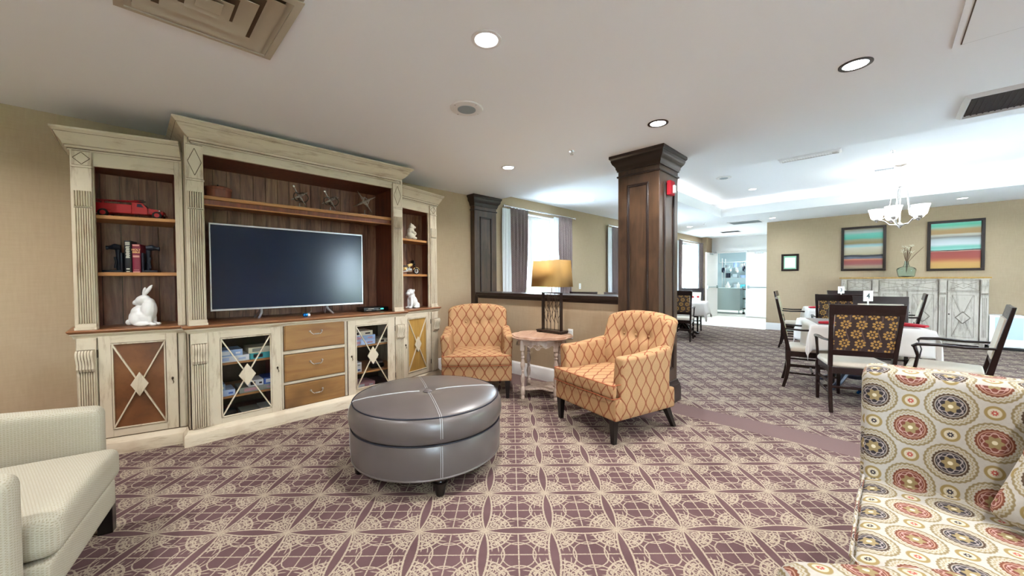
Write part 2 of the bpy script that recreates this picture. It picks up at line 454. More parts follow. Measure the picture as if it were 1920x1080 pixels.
def tag(o, label=None, cat=None, group=None, kind=None):
    if label: o['label'] = label
    if cat: o['category'] = cat
    if group: o['group'] = group
    if kind: o['kind'] = kind
    return o
def thing(name, label, cat, loc=(0, 0, 0), rz=0, group=None):
    o = bpy.data.objects.new(name, None); COL.objects.link(o); o.location = loc; o.rotation_euler[2] = rz
    o.empty_display_size = .1
    return tag(o, label, cat, group)
def struct(o): o['kind'] = 'structure'; return o
def dup(root, loc, rz, label=None):
    r = root.copy(); COL.objects.link(r); r.location = loc; r.rotation_euler[2] = rz
    if label: r['label'] = label
    for ch in list(root.children):
        c = ch.copy(); COL.objects.link(c); c.parent = r
        for g in list(ch.children):
            d = g.copy(); COL.objects.link(d); d.parent = c
    return r
def text(name, body, size, mat, parent=None, loc=(0, 0, 0), rot=(0, 0, 0), ext=.0005, bold=0.):
    cu_ = bpy.data.curves.new(name, 'FONT'); cu_.body = body; cu_.size = size; cu_.extrude = ext; cu_.align_x = 'CENTER'; cu_.align_y = 'CENTER'; cu_.offset = bold
    t = bpy.data.objects.new(name, cu_); COL.objects.link(t)
    me = bpy.data.meshes.new_from_object(t); bpy.data.objects.remove(t)
    me.materials.clear(); me.materials.append(MT[mat])
    o = bpy.data.objects.new(name, me); COL.objects.link(o); o.parent = parent; o.location = loc; o.rotation_euler = rot
    return o
def blob(name, balls, mat, parent=None, voxel=.005, loc=None, rz=0, smooth=6):
    b = MB(mat)
    for q in balls:
        c, r = q[0], q[1]; R = q[2] if len(q) > 2 else None
        if isinstance(r, (int, float)): r = (r, r, r)
        b.ball(c[0], c[1], c[2], r[0], r[1], r[2], R=R)
    o = b.build(name, parent, loc=loc, rz=rz, sharp=180)
    m = o.modifiers.new('merge', 'REMESH'); m.mode = 'VOXEL'; m.voxel_size = voxel; m.use_smooth_shade = True
    m2 = o.modifiers.new('soften', 'SMOOTH'); m2.iterations = smooth; m2.factor = .5
    return o
def RX(a): return Matrix.Rotation(radians(a), 3, 'X')
def RY(a): return Matrix.Rotation(radians(a), 3, 'Y')

# ------------------------------------------------------------ room shell
ZL, ZD = 2.68, 2.80
WV = 4.70      # window / cabinet wall
def wall(name, a0, a1, c, thick, axis, holes=(), z1=3.3, mat='wall', z0=-.02):
    """wall along axis ('x': plane y=c; 'y': plane x=c), thickness grows with sign of thick; holes = (a0,a1,z0,z1)"""
    b = MB(mat)
    def bx(p, q, zz0, zz1):
        if q-p < 1e-4 or zz1-zz0 < 1e-4: return
        t0, t1 = sorted((c, c+thick))
        b.box(p, q, t0, t1, zz0, zz1) if axis == 'x' else b.box(t0, t1, p, q, zz0, zz1)
    cur = a0
    for (h0, h1, hz0, hz1) in sorted(holes):
        bx(cur, h0, z0, z1); bx(h0, h1, z0, hz0); bx(h0, h1, hz1, z1); cur = h1
    bx(cur, a1, z0, z1)
    return struct(b.build(name))
wall('wall_window_side', -2.8, 15.2, WV, .22, 'x', [(4.80, 5.97, .95, 2.56), (8.25, 9.6, .95, 2.56), (12.35, 14.05, .95, 2.56)])
wall('wall_behind_camera', -2.8, 11.97, -4.1, -.22, 'x', [(-2.3, -.4, .5, 2.35), (4.75, 6.2, .5, 2.35), (7.0, 9.6, .5, 2.35)])
wall('wall_left_side', -4.1, WV, -2.6, -.2, 'y')
wall('wall_dining', -4.1, 2.21, 11.75, .2, 'y')
wall('wall_corridor_return', 11.95, 15.0, 2.01, .2, 'x')
wall('wall_kitchen_door', 1.1, 6.3, 15.0, .14, 'y', [(3.40, 4.36, 0, 2.25)], mat='trimw')
struct(MB('wall').box(14.42, 15.0, 4.52, 4.70, 0, 2.8).build('wall_pillar'))
MT['kitwall'] = plain('pale_blue_kitchen_wall', 'a9bcc2', .6)
wall('wall_kitchen_far', 1.2, 6.2, 19.0, .1, 'y', mat='kitwall')
wall('wall_kitchen_left', 15.14, 19.1, 6.1, .1, 'x', mat='white')
wall('wall_kitchen_right', 15.14, 19.1, 1.2, .1, 'x', mat='white')
struct(MB('carpet').box(-2.8, 11.62, -4.3, 4.9, -.06, 0).box(11.62, 11.95, -4.3, 2.21, -.06, 0).build('floor_carpet'))
struct(MB('tile').box(11.62, 19.1, 2.21, 6.3, -.06, 0).box(15.0, 19.1, 1.1, 2.21, -.06, 0).build('floor_tile'))
# ceilings
struct(MB('ceilw').box(-2.8, 4.34, -4.3, 4.9, ZL, 3.35).build('ceiling_lounge'))
TX0, TX1, TY0, TY1 = 5.60, 9.93, -3.2, 2.80
b = MB('ceilw')
b.box(4.34, TX0, -4.3, 4.9, ZD, 3.0).box(TX1, 15.2, -4.3, 4.9, ZD, 3.0).box(TX0, TX1, TY1, 4.9, ZD, 3.0).box(TX0, TX1, -4.3, TY0, ZD, 3.0)
struct(b.build('ceiling_dining_soffit'))
struct(MB('ceilw').box(4.34, 15.2, -4.3, 4.9, 3.17, 3.35).build('ceiling_tray'))
o_ = .32; b = MB('ceilw')
b.box(TX0-o_-.05, TX1+o_+.05, TY1+o_, TY1+o_+.05, 2.98, 3.18).box(TX0-o_-.05, TX1+o_+.05, TY0-o_-.05, TY0-o_, 2.98, 3.18).box(TX0-o_-.05, TX0-o_, TY0-o_, TY1+o_, 2.98, 3.18).box(TX1+o_, TX1+o_+.05, TY0-o_, TY1+o_, 2.98, 3.18)
struct(b.build('ceiling_cove_back'))
struct(MB('ceilw').box(15.14, 19.1, 1.1, 6.3, 2.8, 2.9).build('ceiling_kitchen'))
# cove lights lie on top of the soffit behind its lip
for i, (x, y, sx, sy) in enumerate((((TX0+TX1)/2, TY1+.16, TX1-TX0, .08), ((TX0+TX1)/2, TY0-.16, TX1-TX0, .08), (TX0-.16, (TY0+TY1)/2, .08, TY1-TY0), (TX1+.16, (TY0+TY1)/2, .08, TY1-TY0))):
    area('cove_lamp', (x, y, 3.03), (pi, 0, 0), sx, 4.5, (1., .97, .95), sy, 'RECTANGLE')
# baseboards
BB = [(0, 0), (.022, 0), (.022, .11), (.016, .125), (.016, .15), (.010, .165), (.0, .18)]
def baseboard(name, path, side=1, mat='trimw'): return struct(MB(mat).sweep(path, BB, side=side).build(name))
baseboard('baseboard_window_side', [(-2.6, WV), (3.74, WV)], 1)
baseboard('baseboard_half_wall', [(3.84, 4.55), (3.84, 2.12)], 1)
baseboard('baseboard_dining', [(11.75, 2.21), (11.75, -4.1)], 1)
baseboard('baseboard_window_side_dining', [(4.34, WV), (14.42, WV)], 1)
# half wall with dark cap
struct(MB('wall').box(3.84, 4.18, 2.09, 4.56, 0, 1.11).build('wall_half'))
b = MB('espresso_trim'); cap = [(-.34, 1.105), (.0, 1.06), (.012, 1.06), (.018, 1.085), (.04, 1.11), (.055, 1.115), (.055, 1.15), (-.40, 1.15), (-.40, 1.115), (-.36, 1.11)]
b.sweep([(3.84, 4.54), (3.84, 2.10)], cap)
struct(b.build('trim_half_wall_cap', bevel=.003))

def panel_column(name, x0, x1, y0, y1, ztop, faces, mat='espresso', proj=.075):
    """square panelled column; faces = which sides carry a raised-moulding panel"""
    b = MB(mat); b.box(x0, x1, y0, y1, 0, ztop-.01)
    pts = [(x0, y0), (x1, y0), (x1, y1), (x0, y1)]
    b.use('espresso_trim')
    h = ztop
    b.sweep(pts, [(0, h-.17), (.012, h-.17), (.012, h-.155), (.022, h-.14), (.022, h-.125), (.03, h-.11), (.05, h-.085), (proj-.015, h-.06), (proj-.015, h-.045), (proj, h-.03), (proj, h), (0, h)], True)
    b.sweep(pts, [(0, h-.235), (.010, h-.235), (.014, h-.225), (.010, h-.215), (0, h-.215)], True)
    b.sweep(pts, [(0, 0), (.035, 0), (.035, .15), (.028, .165), (.028, .19), (.015, .205), (.010, .235), (0, .24)], True)
    for f in faces:
        L = (x1-x0) if f in 'ns' else (y1-y0); mg = .11 if L > .4 else .085; z0, z1 = .36, h-.33
        ox, oy, rz = {'s': (x0, y0, 0), 'e': (x1, y0, pi/2), 'n': (x1, y1, pi), 'w': (x0, y1, -pi/2)}[f]
        b.at(ox, oy, 0, rz)
        w = .022
        def fr(a0, a1, c0, c1, ww, d):
            b.box(a0, a1, -d, .002, c0, c0+ww).box(a0, a1, -d, .002, c1-ww, c1).box(a0, a0+ww, -d, .002, c0+ww, c1-ww).box(a1-ww, a1, -d, .002, c0+ww, c1-ww)
        b.use('espresso_trim'); fr(mg, L-mg, z0, z1, .026, .010); fr(mg+.006, L-mg-.006, z0+.006, z1-.006, .010, .015)
        b.at()
    return struct(b.build(name, bevel=.0025))
panel_column('trim_column', 3.775, 4.25, 1.632, 2.09, ZL, 'wsen')
panel_column('trim_pilaster', 3.815, 4.285, 4.60, 4.70, ZL, 's', proj=.07)

# windows
def window(n, x0, x1, z0, z1, y, out=1, sashes=2):
    b = MB('trimw'); t = .05; d = .2
    ya, yb = y+out*.005, y+out*d
    def bx(x_0, x_1, ya_, yb_, za, zb): b.box(x_0, x_1, min(ya_, yb_), max(ya_, yb_), za, zb)
    # reveal lining and casing
    bx(x0-.001, x0+.02, ya, yb, z0, z1); bx(x1-.02, x1+.001, ya, yb, z0, z1); bx(x0, x1, ya, yb, z1-.02, z1+.001); bx(x0, x1, ya-out*.03, yb, z0-.001, z0+.025)
    yy = y+out*.12
    fr = struct(b.build('window_%d' % n))
    f = MB('trimw')
    w = (x1-x0-.04)/sashes
    for i in range(sashes):
        a = x0+.02+i*w; c = a+w
        for (p, q, r_, s_) in ((a, a+.055, z0+.025, z1-.02), (c-.055, c, z0+.025, z1-.02), (a+.055, c-.055, z0+.025, z0+.09), (a+.055, c-.055, z1-.085, z1-.02)):
            f.box(p, q, min(yy, yy+out*.05), max(yy, yy+out*.05), r_, s_)
        f.box(a+.06, a+.072, min(yy, yy-out*.006), max(yy, yy-out*.006), z0+.09, z1-.09)
    f.build('window_sash', fr, bevel=.004)
    g = MB('glass')
    for i in range(sashes):
        a = x0+.02+i*w; g.box(a+.055, a+w-.055, yy+out*.02, yy+out*.024, z0+.09, z1-.085)
    g.build('window_pane', fr)
    return fr
window(1, 4.80, 5.97, .95, 2.56, WV)
window(2, 8.25, 9.6, .95, 2.56, WV)
window(3, 12.35, 14.05, .95, 2.56, WV)
window(4, -2.3, -.4, .5, 2.35, -4.1, -1); window(5, 4.75, 6.2, .5, 2.35, -4.1, -1); window(6, 7.0, 9.6, .5, 2.35, -4.1, -1, 3)
# outdoors: lawn, a gabled house and trees seen faintly through the panes
MT['lawn'] = plain('lawn', '5d7a3a', .9, var=.3, vs=2)
MT['leaf'] = plain('tree_leaves', '6f8f58', .9, var=.4, vs=6)
MT['siding'] = plain('pale_siding', 'c9ced0', .7)
struct(MB('lawn').box(-40, 60, 14.4, 60, -.5, -.3).box(-40, 60, -60, -12.8, -.5, -.3).use('siding').box(-40, 60, 5.0, 14.4, -.5, -.3).box(-40, 60, -12.8, -4.4, -.5, -.3).build('ground_outside'))  # pale strips beside the building added to bounce daylight onto the ceilings
b = MB('siding'); b.box(12, 20, 20, 28, -.3, 3.4).use('whiteglaze').extr([(19.4, 3.3), (28.6, 3.3), (24, 6.6)], 11.6, 20.4, 'x')
tag(b.build('neighbour_house'), 'pale gabled house outside beyond the dining windows', 'house')
random.seed(5)
def tree(x, y, h, r, label):
    t = thing('garden_tree', label, 'tree', (x, y, -.3), 0, 'trees outside the windows')
    MB('espresso').tube([(0, 0, 0), (.05, 0, h*.5), (0, .05, h*.8)], [.16, .12, .05]).build('trunk', t)
    b = MB('leaf')
    for i in range(26):
        a = random.uniform(0, 2*pi); q = random.uniform(0, r*.75); z = h*random.uniform(.45, 1)
        k = random.uniform(.3, .55)*r; b.ball(q*cos(a), q*sin(a), z, k, k, k*.8, seg=8, rings=6)
    b.build('foliage', t)
tree(9.6, 16.5, 5.5, 1.7, 'bushy green tree outside the first window'); tree(17.5, 17, 6, 2., 'tall tree outside between the dining windows')
for i, (x, yy_) in enumerate(((8.2, -8.2), (12.5, -9.5), (17., -11), (-2, -10))): tree(x, yy_, 4.0, 1.5, 'green tree on the lawn outside behind the camera')

# corridor doors
def door_leaf(n, hx, hy, ang, w, mirror, mat):
    b = MB(mat); b.box(0, w, -.022, .022, .01, 2.24)
    b.use('white')
    d = struct(b.build('door_%d' % n, loc=(hx, hy, 0), rz=ang, bevel=.002))
    q = MB('steel'); s = -1 if mirror else 1
    q.box(.06, w-.05, s*.022, s*.06, 1.02, 1.05).box(.03, .09, s*.022, s*.07, .99, 1.09).box(w-.09, w-.03, s*.022, s*.07, .99, 1.09)
    q.build('push_bar', d, bevel=.003)
    q = MB('nickel'); q.box(w*.5, w*.5+.25, s*.022, s*.06, 2.17, 2.22).tube([(w*.5+.1, s*.06, 2.2), (w*.35, s*.1, 2.23), (w*.12, s*.05, 2.23)], .007).build('door_closer', d)
    return d
door_leaf(1, 14.93, 4.33, radians(177), 1.0, False, 'trimw')
door_leaf(2, 14.95, 2.42, radians(90), .97, False, 'white')
struct(MB('trimw').box(14.93, 15.0, 2.3, 4.5, 2.30, 2.42).box(14.96, 15.0, 3.38, 3.42, 0, 2.3).box(14.96, 15.0, 4.34, 4.42, 0, 2.3).build('trim_door_lintel'))

# ------------------------------------------------------------ wall unit
def fluted(b, x0, x1, y, z0, z1, n=7, dep=.012):
    """vertical reeds standing on a glazed strip; the face looks towards -y"""
    b.use('glaze').box(x0+.004, x1-.004, y-.002, y+.004, z0, z1).use('cream')
    w = (x1-x0)/n
    for i in range(n):
        c = x0+w*(i+.5); r = w*.40
        b.extr([(c-r, y), (c-r*.8, y-dep*.7), (c, y-dep), (c+r*.8, y-dep*.7), (c+r, y)], z0, z1, 'z')
def corbel(b, x0, x1, y, zt, h=.165, p=.05, n=6):
    prof = [(y, zt), (y-p*.75, zt), (y-p, zt-.02), (y-p*1.02, zt-.045), (y-p*.75, zt-h*.5), (y-p*.62, zt-h*.72), (y-p*.7, zt-h*.86), (y-p*.45, zt-h), (y, zt-h)]
    b.use('glaze').extr([(q[0]+.004 if i else q[0], q[1]) for i, q in enumerate(prof)], x0+.003, x1-.003, 'x').use('cream')
    w = (x1-x0)/n
    for i in range(n): b.extr(prof, x0+w*i+w*.1, x0+w*(i+1)-w*.1, 'x')
def diamond(b, cx, cz, rx, rz, y, t=.006):
    b.extr([(cx, cz-rz), (cx+rx, cz), (cx, cz+rz), (cx-rx, cz)], y-t, y, 'y')
def outline_diamond(b, cx, cz, rx, rz, y, w=.004):
    pts = [(cx, cz-rz), (cx+rx, cz), (cx, cz+rz), (cx-rx, cz)]
    for i in range(4):
        p, q = pts[i], pts[(i+1) % 4]; d = Vector((q[0]-p[0], q[1]-p[1])).normalized(); nn = Vector((-d.y, d.x))*w/2
        b.extr([(p[0]-nn.x, p[1]-nn.y), (q[0]-nn.x, q[1]-nn.y), (q[0]+nn.x, q[1]+nn.y), (p[0]+nn.x, p[1]+nn.y)], y-.003, y+.001, 'y')
def bar(b, p, q, w, y0, y1):
    d = Vector((q[0]-p[0], q[1]-p[1])).normalized(); nn = Vector((-d.y, d.x))*w/2
    b.extr([(p[0]-nn.x, p[1]-nn.y), (q[0]-nn.x, q[1]-nn.y), (q[0]+nn.x, q[1]+nn.y), (p[0]+nn.x, p[1]+nn.y)], y0, y1, 'y')
def pull(parent, x, z, y, name='handle'):
    b = MB('pewter')
    b.tube([(x-.055, y-.018, z+.018), (x-.048, y-.03, z+.004), (x-.03, y-.034, z-.010), (x-.02, y-.034, z-.006), (x, y-.035, z-.008), (x+.02, y-.034, z-.006), (x+.03, y-.034, z-.010), (x+.048, y-.03, z+.004), (x+.055, y-.018, z+.018)], .0042, 6)
    for s in (-1, 1): b.ball(x+s*.055, y-.008, z+.018, .010, .012, .010, 10, 6)
    for k in (-.012, 0, .012): b.ball(x+k, y-.035, z-.008, .007, .007, .007, 8, 6)
    b.build(name, parent)
def door(parent, x0, x1, z0, z1, y, panel, hinge='l', glass=False):
    """lattice door: frame, centre panel or pane, thin X with a diamond"""
    st = (x1-x0)*.135+.01; sr = .06
    b = MB('cream'); yy = y-.012
    b.box(x0, x0+st, yy, y+.01, z0, z1).box(x1-st, x1, yy, y+.01, z0, z1).use('cream_h').box(x0+st, x1-st, yy, y+.01, z0, z0+sr).box(x0+st, x1-st, yy, y+.01, z1-sr, z1)
    a0, a1, c0, c1 = x0+st, x1-st, z0+sr, z1-sr
    b.use('glaze')
    for (p, q, r, s_) in ((x0-.003, x0, z0-.003, z1+.003), (x1, x1+.003, z0-.003, z1+.003), (x0, x1, z0-.003, z0), (x0, x1, z1, z1+.003)): b.box(p, q, yy+.004, y+.004, r, s_)
    D = tag(b.build('door', parent, bevel=.0025), None)
    L = MB('cream'); w = .009; yl0, yl1 = y-.018, y-.004
    if not glass:
        MB(panel).box(a0, a1, y-.004, y+.004, c0, c1).build('door_panel', D)
    else:
        MB('cabglass').box(a0, a1, y-.001, y+.002, c0, c1).build('glass_pane', D)
    for (p, q, r, s_) in ((a0, a0+w, c0, c1), (a1-w, a1, c0, c1), (a0, a1, c0, c0+w), (a0, a1, c1-w, c1)): L.box(p, q, yl0, yl1, r, s_)
    L.use('glaze')
    for (p, q, r, s_) in ((a0-.004, a0, c0-.003, c1+.003), (a1, a1+.004, c0-.003, c1+.003), (a0, a1, c0-.004, c0), (a0, a1, c1, c1+.004)): L.box(p, q, yy-.0008, yl1, r, s_)
    L.use('cream')
    bar(L, (a0, c0), (a1, c1), .010, yl0, yl1); bar(L, (a0, c1), (a1, c0), .010, yl0, yl1)
    cx, cz = (a0+a1)/2, (c0+c1)/2
    diamond(L, cx, cz, (a1-a0)*.17, (c1-c0)*.145, y-.014, .012)
    L.build('lattice', D, bevel=.0015)
    hx = x1-st*.42 if hinge == 'l' else x0+st*.42
    k = MB('bronze'); k.ball(hx, yy-.010, cz+.02, .008, .012, .012, 10, 6).tube([(hx, yy-.012, cz+.012), (hx+.008, yy-.016, cz-.012), (hx+.003, yy-.014, cz-.022)], .003, 6).build('knob', D)
    xh = x0-.004 if hinge == 'l' else x1+.004
    for z in (z0+.13, z1-.13): MB('bronze').tube([(xh, yy-.001, z-.03), (xh, yy-.001, z+.03)], .005, 6).build('hinge', D)
    return D
COUNTER = [(0, .952), (.028, .952), (.036, .958), (.044, .968), (.044, .974), (.038, .980), (0, .980)]
UNDER = [(0, .915), (.010, .915), (.014, .93), (.028, .945), (.028, .953), (0, .953)]
BASEM = [(0, 0), (.045, 0), (.045, .085), (.040, .095), (.028, .102), (.022, .118), (.010, .126), (0, .128)]
def crown_prof(z0, z1, p):
    h = z1-z0
    return [(0, z0), (.010, z0), (.012, z0+h*.10), (.022, z0+h*.13), (.024, z0+h*.22), (.034, z0+h*.26), (p*.42, z0+h*.36), (p*.62, z0+h*.55), (p*.78, z0+h*.76), (p*.84, z0+h*.80), (p*.90, z0+h*.86), (p, z0+h*.91), (p, z1), (0, z1)]
def crown(b, path, z0, z1, p):
    b.use('cream_h').sweep(path, crown_prof(z0, z1, p), side=1)
    h = z1-z0; b.use('glaze')
    for (o, z) in ((.0245, z0+h*.235), (.0115, z0+h*.09), (p*.80, z0+h*.785)):
        b.sweep(path, [(o-.004, z-.0022), (o+.0016, z-.0022), (o+.0016, z+.0022), (o-.004, z+.0022)], side=1)

def side_unit(name, label, ox, oy, th, Wd_, pil, op, label_door, hinge):
    """side cabinet with open shelves above a lattice door; front face slightly splayed from the wall"""
    t = thing(name, label, 'cabinet', (ox, oy, 0), th)
    lx, ly = sin(th), cos(th); Vb = 4.685
    def bk(x): k = Vb-oy-x*sin(th); return (x+k*lx, k*ly)
    def quad(x0, x1, y=0., back=None):
        o = lx/ly*y; a, c = bk(x0), bk(x1)
        if back: a = (x0+lx/ly*(y+back), y+back); c = (x1+lx/ly*(y+back), y+back)
        return [(x0+o, y), (x1+o, y), c, a]
    p0, p1 = pil; o0, o1 = op; up = .012   # upper face slightly set back
    # body: lower carcass and upper sides
    b = MB('cream'); b.prism(quad(0, .02), 0, 2.42).prism(quad(Wd_-.02, Wd_), 0, 2.42)
    for (a, c) in ((0, o0), (o1, Wd_)):
        if c-a > .005: b.box(a, c, 0, .022, 0, .952).box(a, c, up, up+.022, .98, 2.42)
    b.use('cream_h').box(o0, o1, 0, .022, 0, .115).box(o0, o1, 0, .022, .93, .953).box(o0, o1, up, up+.022, 2.228, 2.42)
    a, c = bk(.02), bk(Wd_-.02)
    bd = b.build('body', t, bevel=.002)
    # interior lining of the open part
    b = MB('woodred'); b.prism(quad(.02, .032, .034), .98, 2.3).prism(quad(Wd_-.032, Wd_-.02, .034), .98, 2.3).prism(quad(.02, Wd_-.02, .034), 2.245, 2.26)
    b.build('interior_lining', t)
    b = MB('plank'); P0, P1 = Vector(bk(.02)), Vector(bk(Wd_-.02)); L = (P1-P0).length; dr = (P1-P0).normalized(); ln = 5
    for i in range(ln):
        q0 = P0+dr*(L*i/ln+.0025); q1 = P0+dr*(L*(i+1)/ln-.0025); k = Vector((lx, ly))
        b.prism([tuple(q0-k*.03), tuple(q1-k*.03), tuple(q1-k*.016), tuple(q0-k*.016)], .98, 2.25)
    b.use('glaze').prism([tuple(P0-Vector((lx, ly))*.016), tuple(P1-Vector((lx, ly))*.016), tuple(P1-Vector((lx, ly))*.006), tuple(P0-Vector((lx, ly))*.006)], .1, 2.25)
    b.build('back_panel', t)
    # shelves
    for z in (1.865, 1.42):
        b = MB('shelf'); q = quad(.035, Wd_-.035, .05); b.prism([q[0], q[1], (q[2][0]-lx*.03, q[2][1]-ly*.03), (q[3][0]-lx*.03, q[3][1]-ly*.03)], z-.028, z)
        b.build('shelf', t, bevel=.003)
    # counter, mouldings
    path = [bk(0), (0, 0), (Wd_, 0)] if th < 0 else [(0, 0), (Wd_, 0), bk(Wd_)]
    b = MB('counter'); b.prism(quad(0, Wd_), .952, .98); b.sweep(path, COUNTER); b.build('countertop', t, bevel=.002)
    MB('cream_h').sweep(path, UNDER).build('upper_moulding', t); b = MB('cream_h'); b.sweep(path, BASEM)
    b.use('glaze').sweep(path, [(.004, .1275), (.012, .1275), (.012, .1305), (.004, .1305)])
    b.build('base_moulding', t)
    b = MB('cream_h'); pu = [bk(0), (lx/ly*up, up), (Wd_+lx/ly*up, up)] if th < 0 else [(lx/ly*up, up), (Wd_+lx/ly*up, up), bk(Wd_)]
    crown(b, pu, 2.330, 2.480, .092); b.use('cream').prism(quad(0, Wd_, up), 2.42, 2.47); b.build('crown_moulding', t)
    # pilasters
    b = MB('cream'); b.box(p0, p1, up-.022, up, .98, 2.335).box(p0-.008, p1+.008, up-.038, up, .98, 1.0).box(p0-.004, p1+.004, up-.03, up, 1.0, 1.025)
    b.box(p0-.004, p1+.004, up-.032, up, 2.205, 2.22)
    fluted(b, p0+.006, p1-.006, up-.022, 1.03, 1.90); fluted(b, p0+.004, p1-.004, up-.025, 1.915, 2.03, dep=.016)
    b.use('glaze').box(p0+.004, p1-.004, up-.0235, up, 1.903, 1.908); outline_diamond(b, (p0+p1)/2, 2.275, (p1-p0)*.44, .045, up-.022)
    for z in (2.2225, 2.328): b.box(p0+.002, p1-.002, up-.0235, up, z-.002, z+.002)
    b.build('upper_pilaster', t, bevel=.002)
    b = MB('cream'); b.box(p0, p1, -.024, 0, .128, .916)
    corbel(b, p0+.004, p1-.004, -.024, .83); fluted(b, p0+.006, p1-.006, -.024, .135, .66)
    b.build('lower_pilaster', t, bevel=.0015)
    door(t, o0+.004, o1-.004, .133, .925, -.002, label_door, hinge)
    return t
TH = radians(15)
LX, LY = .312-.64*cos(TH), 4.16+.64*sin(TH)
LU = side_unit('side_cabinet', 'cream distressed shelf cabinet with brown panel door, left of the television', LX, LY, -TH, .64, (.012, .116), (.120, .588), 'burl', 'l')
RXO, RYO = 2.262, 4.155
RU = side_unit('side_cabinet', 'cream distressed shelf cabinet with golden panel door, between television unit and orange chair', RXO, RYO, TH, .69, (.555, .672), (.045, .54), 'golden', 'r')
def inL(x, y): return (LX+x*cos(TH)+y*sin(TH), LY-x*sin(TH)+y*cos(TH))
def inR(x, y): return (RXO+x*cos(TH)-y*sin(TH), RYO+x*sin(TH)+y*cos(TH))

# centre unit
cx0, cy0, WC = .32, 4.035, 1.935; D = 4.685-cy0; up = .02
T = thing('media_cabinet', 'large cream distressed media cabinet holding the television, with drawers and glass doors', 'cabinet', (cx0, cy0, 0))
b = MB('cream'); b.box(0, .02, 0, D, 0, 2.6).box(WC-.02, WC, 0, D, 0, 2.6)
b.box(0, .115, 0, .022, 0, .952).box(WC-.118, WC, 0, .022, 0, .952).box(0, .118, up, up+.03, .98, 2.6).box(WC-.118, WC, up, up+.03, .98, 2.6)
b.box(.66, .677, 0, .022, .1, .952).box(1.247, 1.272, 0, .022, .1, .952)
b.use('cream_h').box(.1, WC-.1, 0, .022, 0, .09).box(.1, WC-.1, 0, .022, .94, .953).box(.1, WC-.1, up, up+.03, 2.405, 2.6)
b.box(.677, 1.247, 0, .022, .355, .378).box(.677, 1.247, 0, .022, .645, .675)
b.use('woodred').box(.02, WC-.02, .03, D, .09, .105).box(.665, .672, .022, D, .1, .95).box(1.25, 1.258, .022, D, .1, .95)
b.build('body', T, bevel=.002)
b = MB('woodred'); b.box(.02, .035, .05, D-.03, .98, 2.45).box(WC-.035, WC-.02, .05, D-.03, .98, 2.45).box(.02, WC-.02, .05, D-.03, 2.43, 2.45)
b.build('interior_lining', T)
b = MB('plank'); n = 17
for i in range(n):
    w = (WC-.07)/n; b.box(.035+w*i+.002, .035+w*(i+1)-.002, D-.03, D-.016, .98, 2.44)
b.use('glaze').box(.02, WC-.02, D-.016, D-.006, .1, 2.45)
b.use('woodred').box(.035, WC-.035, D-.045, D-.03, 2.08, 2.15)
b.build('back_panel', T)
b = MB('shelf'); b.box(.036, WC-.036, .07, D-.03, 2.045, 2.075).use('woodred').box(.036, WC-.036, .085, .11, 1.99, 2.045).use('shelf').box(.036, WC-.036, .08, .10, 1.992, 2.004)
b.build('shelf', T, bevel=.004)
for (a, c) in ((.02, .665), (1.258, WC-.02)):
    for z in (.335, .63): MB('shelf').box(a+.002, c-.002, .045, D-.02, z-.018, z).build('shelf', T, bevel=.002)
path = [(0, D), (0, 0), (WC, 0), (WC, D)]
b = MB('counter'); b.box(0, WC, 0, D, .952, .98).sweep(path, COUNTER); b.build('countertop', T, bevel=.002)
MB('cream_h').sweep(path, UNDER).build('upper_moulding', T); b = MB('cream_h'); b.sweep(path, BASEM).use('glaze').sweep(path, [(.004, .1275), (.012, .1275), (.012, .1305), (.004, .1305)]); b.build('base_moulding', T)
b = MB('cream_h'); pu = [(.05, D), (.05, up-.022), (WC-.05, up-.022), (WC-.05, D)]
crown(b, pu, 2.475, 2.632, .13); b.use('cream').box(0, WC, up-.022, D, 2.59, 2.62); b.build('crown_moulding', T)
for (p0, p1) in ((.008, .118), (WC-.118, WC-.008)):
    b = MB('cream'); b.box(p0, p1, up-.022, up, .98, 2.47).box(p0-.006, p1+.008, up-.038, up, .98, 1.0).box(p0-.004, p1+.004, up-.03, up, 1.0, 1.025)
    b.box(p0-.004, p1+.004, up-.032, up, 2.17, 2.185)
    fluted(b, p0+.006, p1-.006, up-.022, 1.03, 1.935); fluted(b, p0+.004, p1-.004, up-.025, 1.95, 2.08, dep=.016)
    b.use('glaze').box(p0+.004, p1-.004, up-.0235, up, 1.938, 1.943)
    outline_diamond(b, (p0+p1)/2, 2.325, (p1-p0)*.40, .11, up-.022)
    for z in (2.188, 2.463): b.box(p0+.002, p1-.002, up-.0235, up, z-.002, z+.002)
    b.build('upper_pilaster', T, bevel=.002)
    b = MB('cream'); b.box(p0, p1, -.024, 0, .128, .916)
    corbel(b, p0+.004, p1-.004, -.024, .83); fluted(b, p0+.006, p1-.006, -.024, .135, .66)
    b.build('lower_pilaster', T, bevel=.0015)
door(T, .12, .657, .115, .917, -.002, None, 'l', True)
door(T, 1.276, 1.812, .115, .917, -.002, None, 'r', True)
for (z0, z1) in ((.678, .937), (.381, .642), (.093, .352)):
    b = MB('drawer'); b.box(.680, 1.244, -.006, .02, z0, z1).use('glaze')
    for (p, q, r, s_) in ((.680, 1.244, z0, z0+.004), (.680, 1.244, z1-.004, z1), (.680, .684, z0, z1), (1.240, 1.244, z0, z1)): b.box(p, q, -.0075, .0, r, s_)
    b.use('drawer').box(.692, 1.232, -.011, 0, z0+.012, z1-.012)
    dr_ = b.build('drawer', T, bevel=.002); pull(dr_, .962, (z0+z1)/2+.02, -.008)

